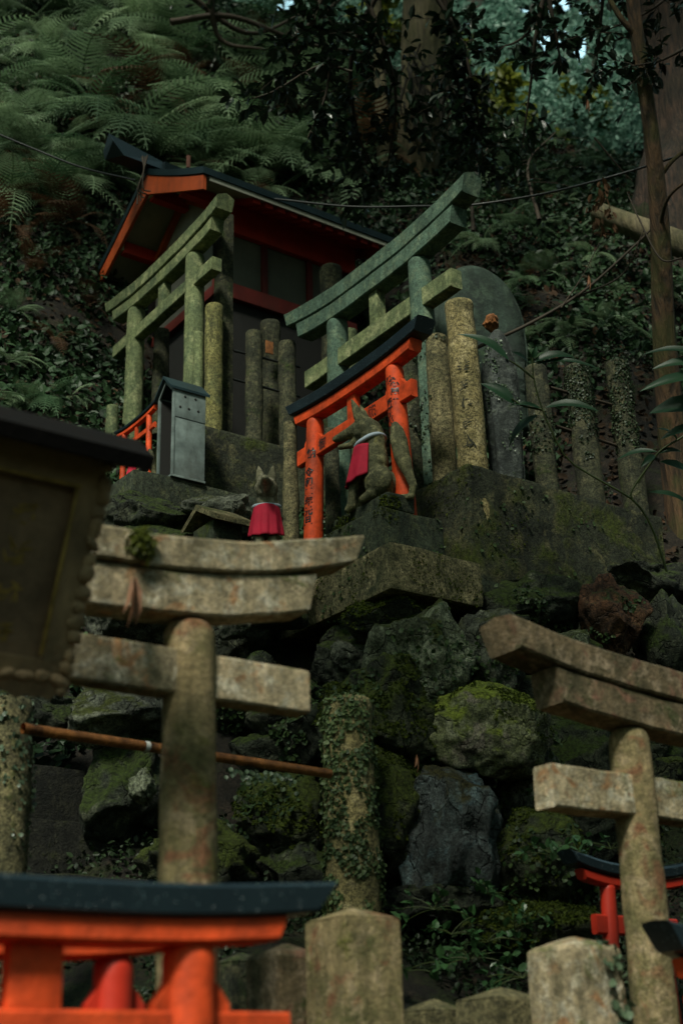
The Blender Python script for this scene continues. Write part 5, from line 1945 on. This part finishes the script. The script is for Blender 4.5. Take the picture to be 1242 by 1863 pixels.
# ------------------------------------------------------------------ foreground sprig (broad glossy leaves)
def big_leaf(acc, a_, b_, w, sag=.1, twist=0.3, seed=0):
    n = 9
    w = w * 1.45
    a_, b_ = np.array(a_), np.array(b_)
    L_ = np.linalg.norm(b_ - a_)
    D = (b_ - a_) / L_
    N = np.array([-.45, -.75, .55])
    N = N + np.array([math.sin(seed * 3.7), math.cos(seed * 5.1), 0]) * twist
    N -= D * (N @ D)
    N /= np.linalg.norm(N)
    Sd = np.cross(D, N)
    V = []
    for i in range(n):
        t = i / (n - 1)
        ww = w * (math.sin(PI * t ** .8) ** .85) if 0 < t < 1 else .0008
        c = a_ + D * L_ * t + N * sag * L_ * math.sin(PI * t)
        ww *= 1 + .08 * (i % 2)
        V += [c - Sd * ww + N * ww * .35, c - Sd * ww * .5 + N * ww * .1, c, c + Sd * ww * .5 + N * ww * .1, c + Sd * ww + N * ww * .35]
    Q = [(i * 5 + j, i * 5 + j + 1, i * 5 + j + 6, i * 5 + j + 5) for i in range(n - 1) for j in range(4)]
    acc.add(np.array(V), np.array(Q))


def sprig(label, stems, leaves_, d, w=.018, name='sprig'):
    Ls, Bs = Acc(), Acc()
    for st in stems:
        Bs.tube(spline([at(x, y, d) for x, y in st], 20), np.linspace(.0055, .003, 20), 6)
    for k, (x0, y0, x1, y1, *ww) in enumerate(leaves_):
        big_leaf(Ls, at(x0, y0, d), at(x1, y1, d - .06 * (k % 3 - 1)), (ww[0] if ww else w), seed=k)
    base = at(*stems[0][0], d)
    t = thing(name, label, 'plant', base)
    for nm, A_, mt in (('stem', Bs, 'green_stem'), ('foliage', Ls, 'glossy_leaf')):
        m = A_.mesh(nm, True)
        m.transform(Matrix.Translation(-Vector(base)))
        link(nm, m, mt, t)


sprig('broad-leaved sprig leaning in front of the dark posts and mossy wall', [[(1212, 1040), (1185, 960), (1152, 911), (1096, 877), (1033, 837), (1003, 785), (984, 740), (970, 688), (968, 650)],
      [(970, 688), (945, 668), (925, 655)], [(984, 745), (950, 738), (930, 725)]],
      [(925, 655, 832, 608), (972, 658, 1046, 650, .02), (970, 664, 1092, 672, .012), (935, 735, 874, 698), (985, 745, 925, 738, .012), (990, 742, 1088, 748), (978, 755, 925, 815), (968, 652, 975, 630, .008), (960, 665, 930, 640, .012)], 5.9, w=.020)
sprig('glossy leaf cluster entering at the right edge in front of the slim tree', [[(1300, 640), (1270, 700), (1290, 800)]],
      [(1285, 650, 1168, 645, .018), (1285, 668, 1185, 672, .02), (1290, 690, 1163, 712, .02), (1290, 745, 1180, 752, .035), (1285, 780, 1200, 800, .02)], 5.6, w=.02)
sprig('thin twig with pointed leaves low at the right edge by the last post', [[(1290, 760), (1240, 795), (1195, 825), (1160, 880)], [(1195, 825), (1150, 890), (1150, 910)]],
      [(1195, 822, 1120, 838, .014), (1195, 825, 1240, 822, .012), (1190, 828, 1165, 850, .01), (1200, 840, 1262, 870, .016), (1180, 895, 1262, 925, .014), (1230, 800, 1195, 780, .012)], 5.8)
leafy('dark leafy twig in front of the ferns right of the shrine ridge', [[(640, 130, 7.8), (580, 120, 7.8), (500, 165, 7.8), (440, 185, 7.8)], [(600, 125, 7.8), (590, 180, 7.8), (560, 250, 7.8)]], 12, .12, .085, 'shade_leaf', 11, rad=(.008, .003), per=6)


# sprouts at the bottom centre
def sprout(label, x, y, d, n, seed):
    r = np.random.default_rng(seed)
    base = at(x, y, d)
    A_, B_ = Acc(), Acc()
    for k in range(n):
        dr = r.normal(0, 1, 3) * [1, 1, .3] + [0, 0, .6]
        dr /= np.linalg.norm(dr)
        ln = r.uniform(.05, .14)
        tp = np.array([dr * ln * s + [0, 0, -.3 * ln * s * s] for s in np.linspace(0, 1, 5)])
        B_.tube(tp, .0018, 4)
        m = 5
        D = dr * .3 + r.normal(0, .8, (m, 3))
        V, Q = leaves_arr(tp[-1] + r.normal(0, .008, (m, 3)), D, np.array([0, -.3, 1.]) + r.normal(0, .3, (m, 3)), r.uniform(.02, .045, m), .65)
        A_.add(V, Q)
    t = thing('seedling', label, 'plant', base)
    link('stem', B_.mesh('s', True), 'green_stem', t)
    link('foliage', A_.mesh('f'), 'sprout_leaf', t)


for k, (x, y, d, n, lab) in enumerate([(855, 1745, 4.45, 12, 'bright seedling clump on the dark mound, largest of the bottom centre'), (885, 1715, 4.5, 8, 'seedling right of the largest bottom clump'), (790, 1655, 4.55, 7, 'small seedling at the foot of the blue-grey boulder'),
                                     (890, 1630, 4.6, 6, 'seedling growing under the broad mossy boulder'), (950, 1780, 4.3, 9, 'seedling just left of the broad square post'), (820, 1700, 4.5, 6, 'seedling left of the largest bottom clump'), (935, 1690, 4.5, 6, 'seedling below the broad mossy boulder'),
                                     (1010, 1560, 4.6, 8, 'leafy tuft beside the black lintel tip of the dark red torii'), (1110, 1545, 4.7, 8, 'leafy tuft above the dark red torii'), (735, 1770, 4.2, 5, 'small tuft right of the tallest bottom post')]):
    sprout(lab, x, y, d, n, 200 + k)


# ------------------------------------------------------------------ far foliage
def far_foliage(name, label, clumps, mat, seed, leaf=.10, dens=1.0):
    r = np.random.default_rng(seed)
    P = []
    for (x, y, d, rad, n) in clumps:
        c = at(x, y, d)
        sub = r.normal(0, 1, (max(3, n // 60), 3))
        sub = sub / (np.linalg.norm(sub, axis=1)[:, None]) * (r.random((len(sub), 1)) ** .4) * rad
        pick = r.integers(0, len(sub), n)
        P.append(c + sub[pick] + r.normal(0, rad * .13, (n, 3)))
    P = np.concatenate(P)
    qx, qy, _z = proj(P)
    for gx_, gy_, gr_ in ((995, 75, 20), (1052, 86, 17), (1012, 4, 22), (958, 22, 11), (1068, 130, 9), (520, 8, 18), (600, 40, 9), (470, 30, 9), (930, 90, 6), (1030, 130, 7)):
        P = P[(qx - gx_) ** 2 + (qy - gy_) ** 2 > gr_ ** 2 * 1.6]
        qx, qy, _z = proj(P)
    n = len(P)
    V, Q = leaves_arr(P, r.normal(0, 1, (n, 3)) + [0, 0, -.4], r.normal(0, .6, (n, 3)) + [0, 0, 1], leaf * r.uniform(.5, 1.3, n), .6)
    tag(link(name, npmesh(name, V, Q), mat), label, 'foliage', None, 'stuff')


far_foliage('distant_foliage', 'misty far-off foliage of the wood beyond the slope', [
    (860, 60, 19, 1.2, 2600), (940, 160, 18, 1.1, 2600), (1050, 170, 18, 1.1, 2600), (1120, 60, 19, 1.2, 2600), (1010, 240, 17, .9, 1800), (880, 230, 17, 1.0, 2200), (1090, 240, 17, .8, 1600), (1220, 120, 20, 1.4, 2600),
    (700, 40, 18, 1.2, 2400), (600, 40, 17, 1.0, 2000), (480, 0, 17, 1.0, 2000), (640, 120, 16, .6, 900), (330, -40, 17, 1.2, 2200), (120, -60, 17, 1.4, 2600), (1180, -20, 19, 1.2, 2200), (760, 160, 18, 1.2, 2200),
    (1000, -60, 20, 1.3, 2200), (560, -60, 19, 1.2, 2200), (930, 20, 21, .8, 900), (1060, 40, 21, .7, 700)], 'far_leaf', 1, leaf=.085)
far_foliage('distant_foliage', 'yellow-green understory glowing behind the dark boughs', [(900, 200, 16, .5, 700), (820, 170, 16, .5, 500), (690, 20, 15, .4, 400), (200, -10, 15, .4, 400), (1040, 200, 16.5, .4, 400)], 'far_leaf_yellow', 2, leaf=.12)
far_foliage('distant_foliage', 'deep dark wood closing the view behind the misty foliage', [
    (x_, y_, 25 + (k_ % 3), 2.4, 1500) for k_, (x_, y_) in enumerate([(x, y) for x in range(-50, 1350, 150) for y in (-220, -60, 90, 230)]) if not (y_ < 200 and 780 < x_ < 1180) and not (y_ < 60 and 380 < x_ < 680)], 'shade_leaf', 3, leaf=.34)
# unseen leaf canopy added overhead and behind the viewer to block sky light
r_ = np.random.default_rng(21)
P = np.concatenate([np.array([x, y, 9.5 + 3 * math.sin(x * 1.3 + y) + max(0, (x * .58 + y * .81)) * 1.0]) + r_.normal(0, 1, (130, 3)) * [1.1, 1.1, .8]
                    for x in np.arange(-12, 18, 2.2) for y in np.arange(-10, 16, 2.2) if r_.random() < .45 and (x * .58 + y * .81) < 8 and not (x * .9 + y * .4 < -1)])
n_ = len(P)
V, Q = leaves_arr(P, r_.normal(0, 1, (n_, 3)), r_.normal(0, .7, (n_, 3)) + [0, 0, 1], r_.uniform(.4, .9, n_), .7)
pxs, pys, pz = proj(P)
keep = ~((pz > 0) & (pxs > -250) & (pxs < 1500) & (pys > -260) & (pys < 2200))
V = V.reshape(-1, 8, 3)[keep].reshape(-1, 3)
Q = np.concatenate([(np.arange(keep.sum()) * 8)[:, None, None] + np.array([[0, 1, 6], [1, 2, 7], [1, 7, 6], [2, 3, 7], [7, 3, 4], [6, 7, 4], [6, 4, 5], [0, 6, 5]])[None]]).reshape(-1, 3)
tag(link('shade_canopy', npmesh('canopy', V, Q), 'shade_leaf'), 'unseen leaf canopy added high overhead to block sky light', 'canopy', None, 'stuff')

# ------------------------------------------------------------------ light
SUN_EL, = (R(48),)
sd_from = np.array([-.80, -.60])          # light comes from camera left
az = math.atan2(sd_from[1], sd_from[0])
w_ = bpy.data.worlds.new('World')
S.world = w_
w_.use_nodes = True
nt = w_.node_tree
bg = nt.nodes['Background']
sky = nt.nodes.new('ShaderNodeTexSky')
sky.sky_type = 'NISHITA'
sky.sun_disc = False
sky.sun_elevation = SUN_EL
sky.sun_rotation = PI / 2 - az
sky.air_density = 1.6
sky.dust_density = 4
nt.links.new(sky.outputs[0], bg.inputs[0])
bg.inputs[1].default_value = .07
bg_mix = mix(nt, 1.0, sky.outputs[0], (.66, 1.0, .84), 'MULTIPLY')
hz = mix(nt, .55, bg_mix, (2.2, 2.9, 2.8))
tcw = nd(nt, 'ShaderNodeTexCoord')
dp = nd(nt, 'ShaderNodeVectorMath', operation='DOT_PRODUCT')
nt.links.new(tcw.outputs['Generated'], dp.inputs[0])
_d = at(995, 40, 1) - CAM
_d = _d / np.linalg.norm(_d)
dp.inputs[1].default_value = tuple(float(q) for q in _d)
glow = ramp(nt, dp.outputs['Value'], .90, .985, (1, 1, 1, 1), (6.5, 7.2, 7.4, 1))
nt.links.new(mix(nt, 1.0, hz, glow, 'MULTIPLY'), bg.inputs[0])
sl = bpy.data.lights.new('sun', 'SUN')
sl.energy = 4.3
sl.angle = R(12)
sl.color = (1.0, 1.0, .84)
so = bpy.data.objects.new('sun', sl)
COL.objects.link(so)
dv = Vector((-sd_from[0] * math.cos(SUN_EL), -sd_from[1] * math.cos(SUN_EL), -math.sin(SUN_EL)))
so.rotation_euler = dv.to_track_quat('-Z', 'Y').to_euler()
so.location = (0, 0, 20)

S.view_settings.view_transform = 'Standard'
S.view_settings.look = 'None'
S.view_settings.exposure = 0
S.render.engine = 'CYCLES'
S.cycles.max_bounces = 5
S.cycles.transparent_max_bounces = 4
S.cycles.caustics_reflective = False
S.cycles.caustics_refractive = False
